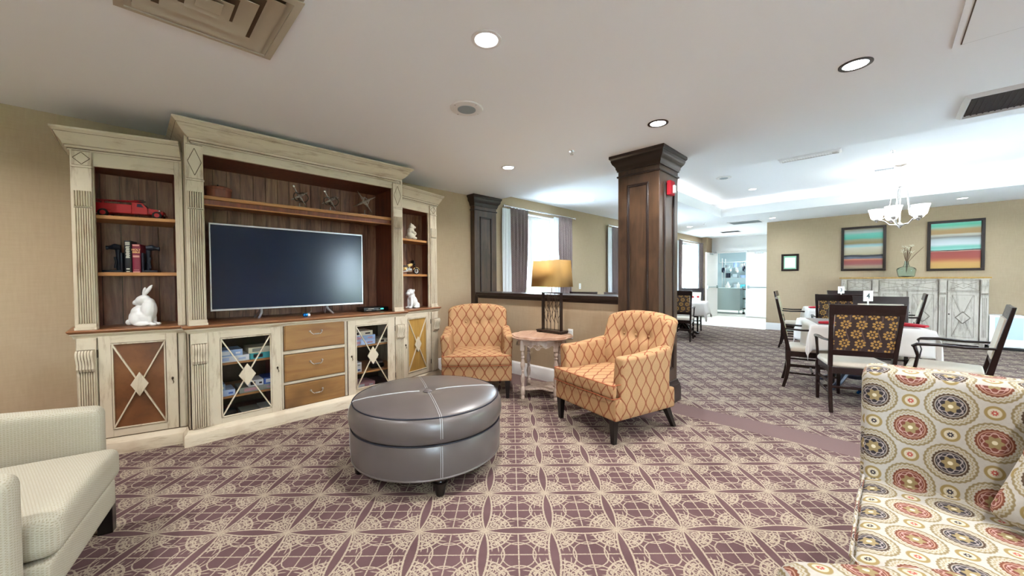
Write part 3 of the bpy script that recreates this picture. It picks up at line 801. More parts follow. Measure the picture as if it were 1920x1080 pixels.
# things on the counter and shelves
tv = thing('television', 'flat silver-framed television standing on the media cabinet', 'television', (1.18, 4.27, .98))
b = MB('blackplastic'); b.rbox(-.68, .68, .0, .05, .105, .878, .01, 2); b.rbox(-.3, .3, .04, .09, .15, .6, .02, 2); b.build('housing', tv)
b = MB('silver')
for (p, q, r, s_) in ((-.69, .69, .095, .112), (-.69, .69, .871, .886), (-.69, -.679, .112, .871), (.679, .69, .112, .871)): b.box(p, q, -.012, .012, r, s_)
b.build('bezel', tv, bevel=.002)
MB('screen').box(-.68, .68, -.006, .0, .112, .871).build('screen', tv)
for s in (-1, 1):
    b = MB('silver'); b.tube([(s*.30, .02, .10), (s*.305, -.01, .06), (s*.34, -.07, .012)], [.012, .011, .009], 8).tube([(s*.30, .03, .10), (s*.305, .09, .05), (s*.33, .16, .010)], [.012, .011, .009], 8); b.build('foot', tv)
b = MB('blackplastic'); b.rbox(-.15, .15, -.1, .1, .002, .052, .006, 2).use('grey').box(-.1, -.03, -.101, -.1, .034, .040).box(-.12, -.06, -.101, -.1, .018, .022).box(.0, .05, -.101, -.1, .018, .022)
q = b.build('cable_box', loc=(2.0, 4.30, .98)); tag(q, 'black cable box with teal display beside the television', 'cable box')
MT['teal'] = emit('teal_display', '3fe0c8', 1.5)
MB('teal').box(.05, .085, -.1015, -.1, .026, .036).build('display', q)
b = MB('blueglow'); b.rbox(-.022, .022, -.018, .018, 0, .035, .01, 2).use('white').rbox(.01, .045, -.014, .01, .004, .03, .008, 2).use('nickel').tube([(.03, 0, .03), (.06, .0, .06)], .002, 5)
tag(b.build('desk_gadget', loc=(1.23, 4.16, .98)), 'tiny blue and white gadget under the television', 'gadget')
# round wooden box
t = thing('round_box', 'round reddish wooden lidded box at left end of the high shelf', 'box', (.555, 4.21, 2.075))
MB('woodred').lathe([(.0, 0), (.092, 0), (.096, .004), (.096, .075), (.0, .075)], 28).build('box_body', t)
MB('woodred').lathe([(.0, .07), (.101, .07), (.103, .085), (.098, .094), (.0, .100)], 28).build('lid', t)
MB('blackplastic').lathe([(.0, .095), (.004, .097), (.004, .108), (.008, .115), (.003, .125), (.0, .126)], 10).build('knob', t)
# metal jack sculptures
def jack(x, s, label, wheel, rz):
    t = thing('metal_sculpture', label, 'ornament', (x, 4.175, 2.075), rz, 'metal sculptures on the high shelf')
    MB('pewter').rbox(-.045*s, .045*s, -.03, .03, 0, .010, .003, 1).build('base', t)
    b = MB('pewter'); b.tube([(0, 0, .008), (0, 0, .045*s)], .005, 8).build('stem', t)
    c = Vector((0, 0, .115*s)); b = MB('pewter'); L = .085*s
    ds = [Vector(d).normalized() for d in ((1, .3, .55), (-.5, .4, 1), (.45, -.8, .35), (.1, -.3, -.9))]
    for d in ds[:3]:
        b.tube([tuple(c-d*L*1.2), tuple(c-d*L*.6), tuple(c), tuple(c+d*L*.6), tuple(c+d*L*1.2)], [.002, .006*s, .008*s, .006*s, .002], 6)
        b.tube([tuple(c-d*L*.5), tuple(c+d*L*.5)], .010*s, 6)
    if not wheel:
        k = .035*s
        for i in range(4):
            a = i*pi/2+.4; a2 = a+pi/2; b.tube([tuple(c+Vector((cos(a)*k, -.02, sin(a)*k))), tuple(c+Vector((cos(a2)*k, -.02, sin(a2)*k)))], .007, 6)
    b.ball(*c, .014*s).build('jack', t)
    if wheel:
        b = MB('bronze')
        for (ox, r, tilt) in ((-.028, .040, .5), (.030, .046, -.35)):
            ring = [tuple(c+Vector((ox+cos(a)*r*cos(tilt), -.01+cos(a)*r*sin(tilt), sin(a)*r-.01))) for a in [2*pi*i/20 for i in range(20)]]
            b.tube(ring, .0055, 6, closed=True)
        b.build('wheel_rings', t)
        MB('nickel').tube([tuple(c), tuple(c+Vector((-.05, -.01, .085)))], .003, 6).ball(c.x-.053, c.y-.01, c.z+.09, .012, .006, .014).build('propeller', t)
jack(1.20, 1.0, 'small metal wheel sculpture left of the other two on the high shelf', True, .1)
jack(1.495, 1.0, 'small metal wheel sculpture between the other two on the high shelf', True, -.15)
jack(1.865, 1.35, 'larger star-shaped metal sculpture near the shelf end', False, .2)
# rabbit
def place(o, xy, z): o.location = (xy[0], xy[1], z)
rb = blob('rabbit_figurine', [((-.015, 0, .065), (.085, .06, .065)), ((-.03, 0, .10), (.055, .05, .05)), ((.035, 0, .11), (.052, .048, .085), RY(8)), ((.04, 0, .165), (.036, .036, .04)), ((-.005, -.004, .192), (.052, .034, .034), RY(-22)), ((-.045, -.006, .172), (.026, .022, .021)), ((-.062, -.006, .166), (.012, .012, .011)),
    ((-.004, .014, .250), (.014, .009, .038), RY(12)), ((.044, -.014, .262), (.015, .010, .052), RY(38)), ((.055, -.022, .045), (.017, .016, .055)), ((.055, .022, .045), (.017, .016, .055)), ((.075, -.022, .012), (.03, .017, .013)), ((.075, .022, .012), (.03, .017, .013)),
    ((.01, -.045, .016), (.055, .018, .017)), ((.0, .042, .016), (.05, .018, .017)), ((-.105, 0, .028), .022), ((-.03, -.035, .055), (.05, .03, .048)), ((-.03, .035, .055), (.05, .03, .048))], 'porc', None, .0045, smooth=3)
rb.scale = (1.05, 1.05, 1.12); place(rb, inL(.355, .12), .98); rb.rotation_euler[2] = radians(-38)
tag(rb, 'white porcelain rabbit with raised ears on the cabinet counter', 'figurine')
dg = blob('dog_figurine', [((0, 0, .07), (.045, .042, .065), RY(-20)), ((.03, 0, .03), (.045, .045, .035)), ((-.02, 0, .12), (.036, .036, .05)), ((-.035, 0, .165), (.040, .038, .036)), ((-.066, 0, .152), (.024, .026, .02)), ((-.022, -.036, .182), (.012, .010, .016)), ((-.022, .036, .182), (.012, .010, .016)),
    ((-.045, -.024, .055), (.013, .013, .06)), ((-.045, .024, .055), (.013, .013, .06)), ((-.06, -.024, .010), (.022, .014, .011)), ((-.06, .024, .010), (.022, .014, .011)), ((.01, -.045, .014), (.04, .014, .015)), ((.01, .045, .014), (.04, .014, .015))], 'porc', None, .004, smooth=3)
place(dg, inR(.37, .13), .98); dg.rotation_euler[2] = radians(10); dg.scale = (1.25,)*3; tag(dg, 'white porcelain sitting bulldog on the counter of the golden panel cabinet', 'figurine')
br = blob('bear_figurine', [((0, 0, .05), (.05, .045, .05)), ((.0, 0, .10), (.040, .038, .045)), ((.01, 0, .150), (.034, .032, .032)), ((.04, 0, .145), (.02, .016, .014)), ((.0, -.024, .18), (.010, .008, .011)), ((.0, .024, .18), (.010, .008, .011)),
    ((.035, -.03, .02), (.03, .018, .018)), ((.035, .03, .02), (.03, .018, .018)), ((.03, -.035, .085), (.028, .014, .015), RY(25)), ((.03, .035, .085), (.028, .014, .015), RY(25)), ((.045, 0, .075), (.02, .022, .022)), ((-.045, 0, .03), .018)], 'bisque', None, .004, smooth=2)
place(br, inR(.36, .15), 1.865); br.rotation_euler[2] = radians(-20); br.scale = (1.15,)*3; tag(br, 'off-white bear figurine on the top shelf of the narrow cabinet', 'figurine')
# bookends and books
def bookend(x, s, label):
    p = inL(x, .2); t = thing('bookend', label, 'bookend', (p[0], p[1], 1.42), -TH, 'dark faucet-shaped bookends'); t.scale = (1, 1, 1.25)
    b = MB('navy'); b.rbox(0 if s > 0 else -.1, .1 if s > 0 else 0, -.045, .045, 0, .016, .005, 2).rbox(-.012*0, s*.014, -.045, .045, .0, .13, .004, 2) if s > 0 else b.rbox(-.12, 0, -.045, .045, 0, .016, .005, 2).rbox(-.014, 0, -.045, .045, 0, .13, .004, 2)
    b.build('base', t)
    b = MB('navy'); b.tube([(s*.03, 0, .015), (s*.032, 0, .08), (s*.035, 0, .15)], [.018, .014, .018], 10).tube([(s*.02, 0, .165), (s*.05, 0, .168), (s*.095, 0, .162)], [.015, .020, .009], 10)
    b.ball(s*.055, 0, .168, .024, .020, .019).tube([(s*.09, 0, .162), (s*.105, 0, .161)], [.011, .014], 10).tube([(s*.05, -.02, .03), (s*.042, -.024, .07), (s*.05, -.018, .10)], .008, 8)
    b.build('spigot', t)
bookend(.225, -1, 'dark blue cast spigot bookend left of the books'); bookend(.340, 1, 'dark blue cast spigot bookend right of the books')
def book(x, w, h, mat, label):
    p = inL(x, .17); t = thing('book', label, 'book', (p[0], p[1], 1.42), -TH, 'books between the bookends')
    c = MB(mat); c.box(-w/2, -w/2+.004, 0, .14, 0, h).box(w/2-.004, w/2, 0, .14, 0, h).extr([(-w/2, 0), (-w*.3, -.006), (w*.3, -.006), (w/2, 0), (w/2, .004), (-w/2, .004)], 0, h, 'z'); c.build('cover', t, bevel=.001)
    MB('linen').box(-w/2+.004, w/2-.004, .004, .136, .004, h-.004).build('pages', t)
    return t
MT['bookblack'] = plain('black_book_cloth', '14161c', .5); MT['bookred'] = plain('maroon_book_cloth', '7c1f38', .5)
MT['gold'] = plain('gilt', 'e2b070', .4); MT['ivory'] = plain('ivory_print', 'd6d3c0', .6); MT['pinkish'] = plain('pale_pink_band', 'c98f84', .6)
k = book(.255, .042, .262, 'bookblack', 'taller black book with pale spine lettering between the bookends')
b = MB('ivory')
for z0 in (.236, .244, .226): b.box(-.014, .014, -.0068, -.006, z0, z0+.005)
for i in range(11): z0 = .12+i*.009; b.box(-.012+.002*(i % 3), .013-.003*(i % 2), -.0068, -.006, z0, z0+.005)
b.box(-.010, .010, -.0068, -.006, .026, .034).box(-.010, .010, -.0068, -.006, .006, .012); b.build('spine_print', k)
k = book(.306, .050, .235, 'bookred', 'maroon bible with gold lettering between the bookends')
for (w_, z0, z1) in ((.02, .220, .231), (.02, .126, .142), (.02, .002, .010), (.016, .020, .023)): MB('pinkish').box(-w_, w_, -.0068, -.006, z0, z1).build('spine_band', k)
text('spine_lettering', 'HOLY', .021, 'gold', k, (0, -.0068, .188), (pi/2, 0, 0), bold=.0006); text('spine_lettering', 'BIBLE', .020, 'gold', k, (0, -.0068, .168), (pi/2, 0, 0), bold=.0006)
# toy fire truck
p = inL(.275, .18); t = thing('toy_fire_truck', 'red vintage toy fire truck on the top shelf', 'toy truck', (p[0], p[1], 1.865), -TH)
MT['toyred'] = plain('toy_red_enamel', 'a3141a', .3, var=.1)
b = MB('toyred'); b.extr([(-.22, .035), (.02, .035), (.02, .105), (-.02, .108), (-.21, .112), (-.225, .10)], -.05, .05, 'y').rbox(-.20, -.09, -.056, .056, .028, .066, .018, 2); b.build('rear_body', t, bevel=.004)
b = MB('toyred'); b.extr([(.02, .035), (.115, .035), (.115, .085), (.085, .125), (.035, .13), (.02, .12)], -.048, .048, 'y').use('screen').extr([(.050, .092), (.095, .090), (.078, .117), (.053, .118)], -.0495, .0495, 'y').extr([(.088, .122), (.118, .090), (.112, .086), (.082, .120)], -.038, .038, 'y'); b.build('cab', t, bevel=.004)
b = MB('toyred'); b.extr([(.105, .04), (.205, .04), (.215, .05), (.212, .068), (.19, .078), (.11, .09)], -.03, .03, 'y').rbox(.13, .215, -.055, .055, .034, .058, .016, 3).use('nickel').ball(.19, -.04, .07, .009).ball(.19, .04, .07, .009).box(.217, .222, -.05, .05, .03, .042); b.build('hood', t, bevel=.004)
for x in (-.145, .175):
    for s in (-1, 1):
        b = MB('blackrubber'); b.at(x, s*.05, .032, 0, pi/2).lathe([(.0, -.010), (.030, -.010), (.032, 0), (.030, .010), (0, .010)], 18).use('toyred').lathe([(0, -.0115), (.017, -.0115), (.017, .0115), (0, .0115)], 14).at(); b.build('wheel', t)
b = MB('toyred')
for s in (-.022, .022): b.tube([(-.2, s, .135), (.0, s, .14), (.06, s, .15)], .004, 6)
for i in range(9): b.tube([(-.19+i*.026, -.022, .135+i*.0012), (-.19+i*.026, .022, .135+i*.0012)], .003, 6)
b.tube([(-.16, 0, .11), (-.16, 0, .135)], .01, 8).use('blackplastic').tube([(.03, -.022, .150), (.09, -.022, .153)], .0035, 6).tube([(.03, .022, .145), (.09, .022, .148)], .0035, 6); b.build('ladder', t)
# toy motorcycle
p = inR(.30, .14); t = thing('toy_motorcycle', 'cream and black toy motorcycle on the middle shelf of the narrow cabinet', 'toy motorcycle', (p[0], p[1], 1.42), TH-.15)
MT['toycream'] = plain('toy_cream_enamel', 'dcbc74', .3)
for x in (-.125, .125):
    b = MB('blackrubber'); ring = [(x+.035*cos(a), 0, .042+.035*sin(a)) for a in [2*pi*i/20 for i in range(20)]]; b.tube(ring, .008, 6, True).use('white').tube([(x+.026*cos(a), 0, .042+.026*sin(a)) for a in [2*pi*i/20 for i in range(20)]], .004, 6, True).use('nickel')
    for i in range(6): a = pi*i/6; b.tube([(x-.024*cos(a), 0, .042-.024*sin(a)), (x+.024*cos(a), 0, .042+.024*sin(a))], .0012, 4)
    b.build('wheel', t)
b = MB('nickel'); b.rbox(-.045, .045, -.02, .02, .03, .075, .008, 2).tube([(-.03, -.022, .04), (-.09, -.028, .032), (-.16, -.028, .036)], .007, 8).tube([(.01, 0, .07), (.02, 0, .1)], .012, 8).tube([(-.02, 0, .07), (-.03, 0, .1)], .012, 8).build('engine', t)
b = MB('toycream'); b.rbox(-.015, .06, -.018, .018, .098, .135, .016, 3, f=lambda x, y, z: (x, y, z+(x-.02)*.25)).rbox(-.075, -.035, -.022, .022, .055, .085, .01, 2)
for x in (-.125, .125): b.tube([(x+.048*cos(a), 0, .042+.048*sin(a)) for a in [radians(20+i*20) for i in range(8)]], .010, 6, flat=.5)
b.build('tank', t)
b = MB('blackplastic'); b.rbox(-.11, -.01, -.018, .018, .098, .112, .006, 2).tube([(.075, 0, .125), (.105, -.012, .085), (.125, -.014, .042)], .005, 6).tube([(.075, 0, .125), (.105, .012, .085), (.125, .014, .042)], .005, 6)
b.tube([(.05, -.05, .165), (.075, -.03, .16), (.078, 0, .14), (.075, .03, .16), (.05, .05, .165)], .004, 6).ball(.095, 0, .13, .014).rbox(.06, .068, -.03, .03, .14, .18, .003, 1).tube([(-.1, 0, .09), (-.125, 0, .05)], .004, 6).build('frame', t)
# boxed puzzles and games behind the glass
BX = {'w': 'd5d6da', 'c': 'cdc5ad', 't': '3fa3ad', 'b': '8fa6cc', 'l': 'a9b8d8', 'n': '3f5fae', 'k': '2a2228', 'p': 'b98a94', 'g': '8c9088'}
for k_, v_ in BX.items(): MT['bx'+k_] = plain('printed_carton', v_, .6, var=.12, vs=40)
def gbox(x, z, w, h, c, c2, label, d=.22, grp='game boxes behind the glass doors'):
    b = MB('bx'+c); b.box(0, w, 0, d, 0, h).use('bx'+c2).box(w*.12, w*.45, -.0008, 0, h*.22, h*.8).box(w*.7, w*.9, -.0008, 0, h*.3, h*.6)
    o = b.build('game_box', bevel=.001, loc=(cx0+x, cy0+.06, z)); tag(o, label, 'game box', grp)
gbox(.15, .630, .27, .052, 'w', 'l', 'long white box under a pale blue box, top shelf behind the left glass door')
gbox(.20, .682, .17, .055, 'b', 'w', 'pale blue box lying on the long white box, top shelf')
gbox(.425, .630, .22, .055, 't', 'k', 'teal box on the top shelf behind the left glass door')
gbox(.415, .685, .235, .052, 'c', 'g', 'cream box lying on the teal box')
gbox(.15, .335, .16, .052, 'l', 'n', 'pale blue box with dark print on the middle shelf, left glass door', .2)
gbox(.15, .387, .09, .055, 'b', 'w', 'small blue box on the middle shelf, on a pale blue box', .16)
gbox(.34, .335, .30, .048, 'g', 'p', 'wide grey box on the middle shelf behind the lattice diamond')
gbox(.41, .383, .115, .052, 'w', 'k', 'white box with black figures on the wide grey box', .2)
gbox(.53, .383, .115, .058, 'n', 'w', 'dark blue box at the right end of the wide grey box', .2)
gbox(.36, .106, .14, .05, 'g', 'w', 'grey-green box on the cabinet floor behind the left glass door')
gbox(.51, .106, .13, .055, 'w', 'p', 'pinkish white box on the cabinet floor near the drawers')
MB_ = MB('blackplastic'); MB_.rbox(-.07, .07, -.06, .06, 0, .09, .04, 3); tag(MB_.build('black_bag', loc=(cx0+.26, cy0+.16, .106)), 'black rounded bag on the cabinet floor behind the left glass door', 'bag')
gbox(1.30, .630, .31, .052, 'l', 'p', 'blue and pink box at the bottom, right glass door, top shelf')
gbox(1.32, .682, .29, .052, 'b', 'p', 'blue box with pink print, second in the stack behind the right glass door')
gbox(1.30, .734, .28, .050, 'c', 'k', 'cream box topping the stack behind the right glass door')
gbox(1.66, .630, .12, .045, 'c', 'k', 'small tan box right of the blue and pink stack')
gbox(1.30, .335, .15, .055, 'w', 'n', 'white box with blue print on the middle shelf, right glass door', .2)
gbox(1.30, .390, .15, .052, 'w', 'g', 'plain white box stacked on a white box, right glass door', .2)
gbox(1.32, .106, .30, .05, 'n', 'g', 'dark blue box on the floor behind the right glass door')
gbox(1.38, .156, .22, .05, 'p', 'w', 'pink patterned box lying on a dark blue box')
b = MB('blackplastic'); b.rbox(-.08, .08, -.05, .05, 0, .05, .02, 2).use('leather').rbox(-.05, .07, -.04, .04, .05, .085, .017, 2); tag(b.build('fabric_pouch', loc=(cx0+1.66, cy0+.15, .335)), 'dark rumpled pouch on the middle shelf behind the right glass door', 'bag')

# ------------------------------------------------------------ upholstered seats
def leg_taper(b, x, y, z1, w0, w1, dx=0., dy=0.):
    v = []
    for z, w, k in ((0, w0, 1), (z1, w1, 0)):
        for sx, sy in ((-1, -1), (1, -1), (1, 1), (-1, 1)): v.append((x+dx*k+sx*w/2, y+dy*k+sy*w/2, z))
    b.add(v, [(3, 2, 1, 0), (4, 5, 6, 7), (0, 1, 5, 4), (1, 2, 6, 5), (2, 3, 7, 6), (3, 0, 4, 7)])
def orange_chair(label):
    t = thing('armchair', label, 'armchair', group='matching orange ogee armchairs')
    b = MB('orange'); b.rbox(-.395, .395, -.375, .37, .195, .375, .02, 6).build('seat_rail', t)
    def cf(x, y, z):
        if z > .45: z += .018*(1-(x/.4)**2)*(1-((y+.08)/.36)**2 if abs(y+.08) < .36 else 0)
        return x, y, z
    b = MB('orange'); b.rbox(-.395, .395, -.415, -.275, .385, .495, .035, 8).build('cushion_front', t) if False else None
    b = MB('orange'); b.rbox(-.295, .295, -.405, .27, .378, .495, .035, 10, f=lambda x, y, z: cf(x+(.10*(1 if x > 0 else -1)*min(1, max(0, (-.30-y)/.02))*min(1, abs(x)/.2) if y < -.28 else 0), y, z)); b.build('seat_cushion', t)
    b = MB('welt')
    for z in (.493, .384):
        zz = z
        b.tube([(-.30, -.27, zz), (-.385, -.300, zz), (-.388, -.385, zz), (-.37, -.403, zz), (0, -.407, zz), (.37, -.403, zz), (.388, -.385, zz), (.385, -.300, zz), (.30, -.27, zz)], .004, 6)
    b.build('welting', t)
    for s in (-1, 1):
        def af(x, y, z, s=s):
            if z > .5: q = (z-.5)/.225; z += q*(.045*max(0, (y+.10)/.40)-.012); x += s*.018*q
            return x, y, z
        b = MB('orange'); x0, x1 = sorted((s*.292, s*.402)); b.rbox(x0, x1, -.315, .30, .20, .725, .035, 8, f=af); b.build('arm', t)
    def bf(x, y, z):
        k = min(1, max(0, (.34-y)/.14)); w = 1+.04*min(1, max(0, (z-.25)/.3))
        y2 = y+max(0, z-.45)*.26-.055*(abs(x)/.37)**2.5*(.3+.7*k)
        q = max(0, z-.84)/.19; z2 = z-.06*(abs(x)/.37)**2.6*q
        for bx_ in (-.15, 0, .15):
            d2 = (x-bx_)**2+(z-.80)**2; y2 += k*(.030*math.exp(-d2/.0022)+.012*math.exp(-((x-bx_)**2)/.0009)*(1 if .5 < z < .80 else 0))
        y2 -= k*.02*math.exp(-((z-.62)/.16)**2)
        return x*w, y2, z2
    b = MB('orange'); b.rbox(-.365, .365, .20, .34, .20, 1.03, .05, 30, f=bf, seg=4); b.build('backrest', t, sharp=180)
    b = MB('orange')
    for x in (-.15, 0, .15): b.ball(x, .20+.35*.26+.018, .80, .013, .009, .013, 10, 6)
    b.build('tufting_button', t)
    for x, y, dx, dy in ((-.345, -.345, 0, 0), (.345, -.345, 0, 0), (-.335, .31, -.02, .09), (.335, .31, .02, .09)):
        b = MB('black'); leg_taper(b, x, y, .20, .036, .058, dx, dy); b.build('leg', t, bevel=.003)
    return t
A = orange_chair('orange ogee-patterned armchair against the half wall, beside the wall cabinet')
Bc = dup(A, (3.16, 1.80, 0), radians(-104.6), 'orange ogee-patterned armchair standing in front of the dark panelled column')
A.location = (2.95, 3.52, 0); A.rotation_euler[2] = radians(-41)

# ottoman
t = thing('ottoman', 'round grey leather ottoman with a button and stitched seams', 'ottoman', (1.53, 2.40, 0), radians(-24))
SEG = 64
b = MB('leather'); b.lathe([(.0, .12), (.50, .12), (.525, .125), (.528, .14), (.535, .22), (.533, .325), (.527, .335), (.45, .337), (0, .337)], SEG).build('base_drum', t)
prof = [(0, .337), (.50, .338), (.527, .345), (.543, .375), (.546, .41), (.54, .46), (.528, .492), (.517, .503), (.50, .511), (.42, .522), (.28, .530), (.14, .532), (.06, .527), (.03, .518), (0, .515)]
b = MB('leather'); b.lathe(prof, SEG).build('cushion_top', t)
b = MB('navy'); b.tube([(.519*cos(a), .519*sin(a), .503) for a in [2*pi*i/SEG for i in range(SEG)]], .0045, 6, True).tube([(.530*cos(a), .530*sin(a), .337) for a in [2*pi*i/SEG for i in range(SEG)]], .0045, 6, True); b.build('piping', t)
b = MB('leather'); b.tube([(.525*cos(a), .525*sin(a), .125) for a in [2*pi*i/SEG for i in range(SEG)]], .007, 6, True); b.build('bottom_piping', t)
b = MB('stitch')
for k in range(4):
    a = k*pi/2
    for off in (-.006, .006):
        pts = []
        for r, z in [(.535, .22), (.534, .32)][::1]: pass
        def P_(r, z, a=a, off=off): return (r*cos(a)-off*sin(a), r*sin(a)+off*cos(a), z+.0028)
        b.tube([P_(r, z) for r, z in prof[::-1] if r > .055 and z > .35], .0013, 5)
        b.tube([P_(.5295, .13), P_(.5365, .22), P_(.5345, .325)], .0013, 5)
b.build('seam_stitching', t)
MB('leather').lathe([(0, .515), (.028, .517), (.032, .524), (.024, .531), (0, .533)], 20).build('button', t)
for k in range(4):
    a = k*pi/2; b = MB('black'); b.lathe([(0, 0), (.026, 0), (.030, .012), (.034, .05), (.045, .075), (.047, .088), (.036, .095), (.034, .102), (.042, .108), (.042, .13), (0, .13)], 18, .475*cos(a), .475*sin(a)); b.build('leg', t)

# cream tweed armchair at the left edge
t = thing('armchair', 'cream tweed square armchair with dark block legs at the left edge', 'armchair', (-.62, 2.63, 0), radians(78))
b = MB('tweed'); b.rbox(-.37, .37, -.475, .45, .17, .315, .02, 6).build('seat_rail', t)
b = MB('tweed'); b.rbox(-.365, .365, -.50, .30, .32, .475, .045, 8, f=lambda x, y, z: (x, y, z+(.02*(1-(x/.37)**2) if z > .42 else 0))).build('seat_cushion', t)
for s in (-1, 1):
    x0, x1 = sorted((s*.368, s*.480)); b = MB('tweed'); b.rbox(x0, x1, -.425, .45, .17, .715, .045, 6, f=lambda x, y, z: (x, y, z+.03*(y/.47) if z > .5 else z)); b.build('arm', t)
b = MB('tweed'); b.rbox(-.37, .37, .25, .46, .32, .93, .06, 8, f=lambda x, y, z: (x, y+(z-.4)*.15, z)).build('backrest', t)
for x in (-.43, .43):
    for y in (-.42, .40): b = MB('black'); b.box(x-.03, x+.03, y-.03, y+.03, 0, .17); b.build('leg', t, bevel=.003)

# medallion sofa at the right edge, with pillow and matching footstool
t = thing('sofa', 'cream sofa with round medallion pattern at the right edge', 'sofa', (2.03, -.80, 0), radians(-90))
# local: front is -y -> world -x ; local x -> world -y
HL = .87
b = MB('medallion'); b.rbox(-HL+.02, HL-.02, -.42, .42, .12, .30, .03, 8).build('seat_rail', t)
b = MB('medallion'); b.rbox(-HL, HL, -.475, .33, .285, .46, .05, 14, f=lambda x, y, z: (x, y, z+(.012*(1-(x/HL)**4) if z > .42 else 0))).build('seat_cushion', t)
b = MB('medallion'); b.rbox(-HL, HL, .26, .48, .20, .935, .045, 12, f=lambda x, y, z: (x, y+(z-.4)*.12, z-.02*(max(0, x)/HL))).build('backrest', t)
b = MB('welt') if False else MB('medallion')
for zz in (.455, .292):
    b.tube([(-HL+.015, .30, zz), (-HL+.004, .0, zz), (-HL+.004, -.42, zz), (-HL+.03, -.468, zz), (0, -.474, zz), (HL-.03, -.468, zz)], .006, 6)
b.build('welting', t)
for x in (-HL+.08, HL-.08):
    for y in (-.36, .36): b = MB('black'); leg_taper(b, x, y, .13, .04, .055); b.build('leg', t, bevel=.003)
def pf(x, y, z):
    e = max(abs(x)/.25, abs(z)/.25); k = 1-.75*e**3
    q = 1-.10*(1-abs(x*z)/.0625) if e > .5 else 1
    return x*(q if abs(x) > .15 else 1), y*max(.12, k), z*(q if abs(z) > .15 else 1)
b = MB('medallion'); b.rbox(-.25, .25, -.085, .085, -.25, .25, .04, 14, f=pf)
o = b.build('throw_pillow', loc=(2.10, -.56, .70)); o.rotation_euler = (radians(-22), radians(8), radians(-112))
tag(o, 'medallion-patterned throw pillow leaning on the sofa back', 'pillow')
t = thing('footstool', 'matching medallion-patterned footstool in front of the sofa', 'footstool', (1.22, -.12, 0), radians(40))
b = MB('medallion'); b.rbox(-.25, .25, -.25, .25, .15, .58, .07, 8, f=lambda x, y, z: (x, y, z+(.012*(1-(x/.25)**2) if z > .53 else 0))).build('upholstered_block', t)
for x in (-.19, .19):
    for y in (-.19, .19): b = MB('black'); leg_taper(b, x, y, .15, .035, .05); b.build('leg', t, bevel=.003)

# side table with scalloped top and turned legs
t = thing('side_table', 'distressed round side table with scalloped top and turned legs', 'side table', (3.33, 2.82, 0), radians(32))
MT['tabletop'] = wood('worn_parquet_top', '8a624a', 'b99b84', 0, 5, .32, 7, dark='75503c')
MT['tablepaint'] = paint('distressed_grey_paint', 'b7a597', '978070', '6f5242', amt=4, thr=.5)
def scal(r, n=96, ph=0.): return [((r+.014*abs(cos(4*(a+ph)))**.6*1-.012*(1 if abs(sin(4*(a+ph))) > .96 else 0))*cos(a), (r+.014*abs(cos(4*(a+ph)))**.6-.012*(1 if abs(sin(4*(a+ph))) > .96 else 0))*sin(a)) for a in [2*pi*i/n for i in range(n)]]
b = MB('tabletop'); b.prism(scal(.335), .700, .712).prism(scal(.350), .688, .700).use('tablepaint').prism(scal(.335), .678, .688); b.build('table_top', t, bevel=.003)
b = MB('tablepaint'); R_ = .275; NS = 64
v = []; fs = []
for i in range(NS):
    a = 2*pi*i/NS; q = abs(((i % 16)-8)/8); zb = .565+.055*abs(sin(pi*q*1.5))-.02*(1-q) if q < .7 else .60
    zb = .61-.045*math.exp(-((q-0)/.18)**2)+.02*sin(q*9)
    for r, z in ((R_-.012, zb), (R_, zb), (R_, .68), (R_-.012, .68)): v.append((r*cos(a), r*sin(a), z))
for i in range(NS):
    j = (i+1) % NS
    for k in range(4): k2 = (k+1) % 4; fs.append((i*4+k, j*4+k, j*4+k2, i*4+k2))
b.add(v, fs, True)
for k in range(4):
    a = pi/2*k+0; b.at(R_*cos(a)+0, R_*sin(a), .60, a+pi/2); b.tube([(0.026*cos(q), -.004, .026*sin(q)) for q in [2*pi*i/16 for i in range(16)]], .005, 6, True).tube([(.012*cos(q), -.004, .012*sin(q)) for q in [2*pi*i/12 for i in range(12)]], .004, 6, True)
    for s in (-1, 1): b.tube([(s*.03, -.003, 0), (s*.055, -.004, .012), (s*.085, -.004, -.008), (s*.11, .008, .012), (s*.10, .004, .03)], .006, 6)
b.at(); b.build('carved_apron', t)
TL = [(.0, 0), (.017, 0), (.022, .012), (.022, .03), (.016, .045), (.024, .055), (.026, .07), (.026, .13), (.02, .14), (.014, .15), (.018, .158), (.014, .168), (.022, .20), (.027, .235), (.020, .27), (.013, .295), (.020, .302), (.013, .312), (.020, .322), (.014, .332), (.026, .37), (.028, .395), (.02, .43), (.013, .455), (.021, .465), (.021, .475), (.014, .485), (.022, .505), (.022, .52), (.016, .535), (.024, .545), (.024, .56), (.0, .56)]
for k in range(4):
    a = pi/2*k+pi/4; b = MB('tablepaint'); x, y = .262*cos(a), .262*sin(a); b.lathe(TL, 16, x, y).box(x-.024, x+.024, y-.024, y+.024, .55, .68); b.build('leg', t)
ST = []
for i in range(48):
    a = 2*pi*i/48; r = .262*(.50+.46*abs(cos(2*(a-pi/4)))**3); ST.append((r*cos(a), r*sin(a)))
MB('tablepaint').prism(ST, .10, .118).build('lower_shelf', t, bevel=.003)
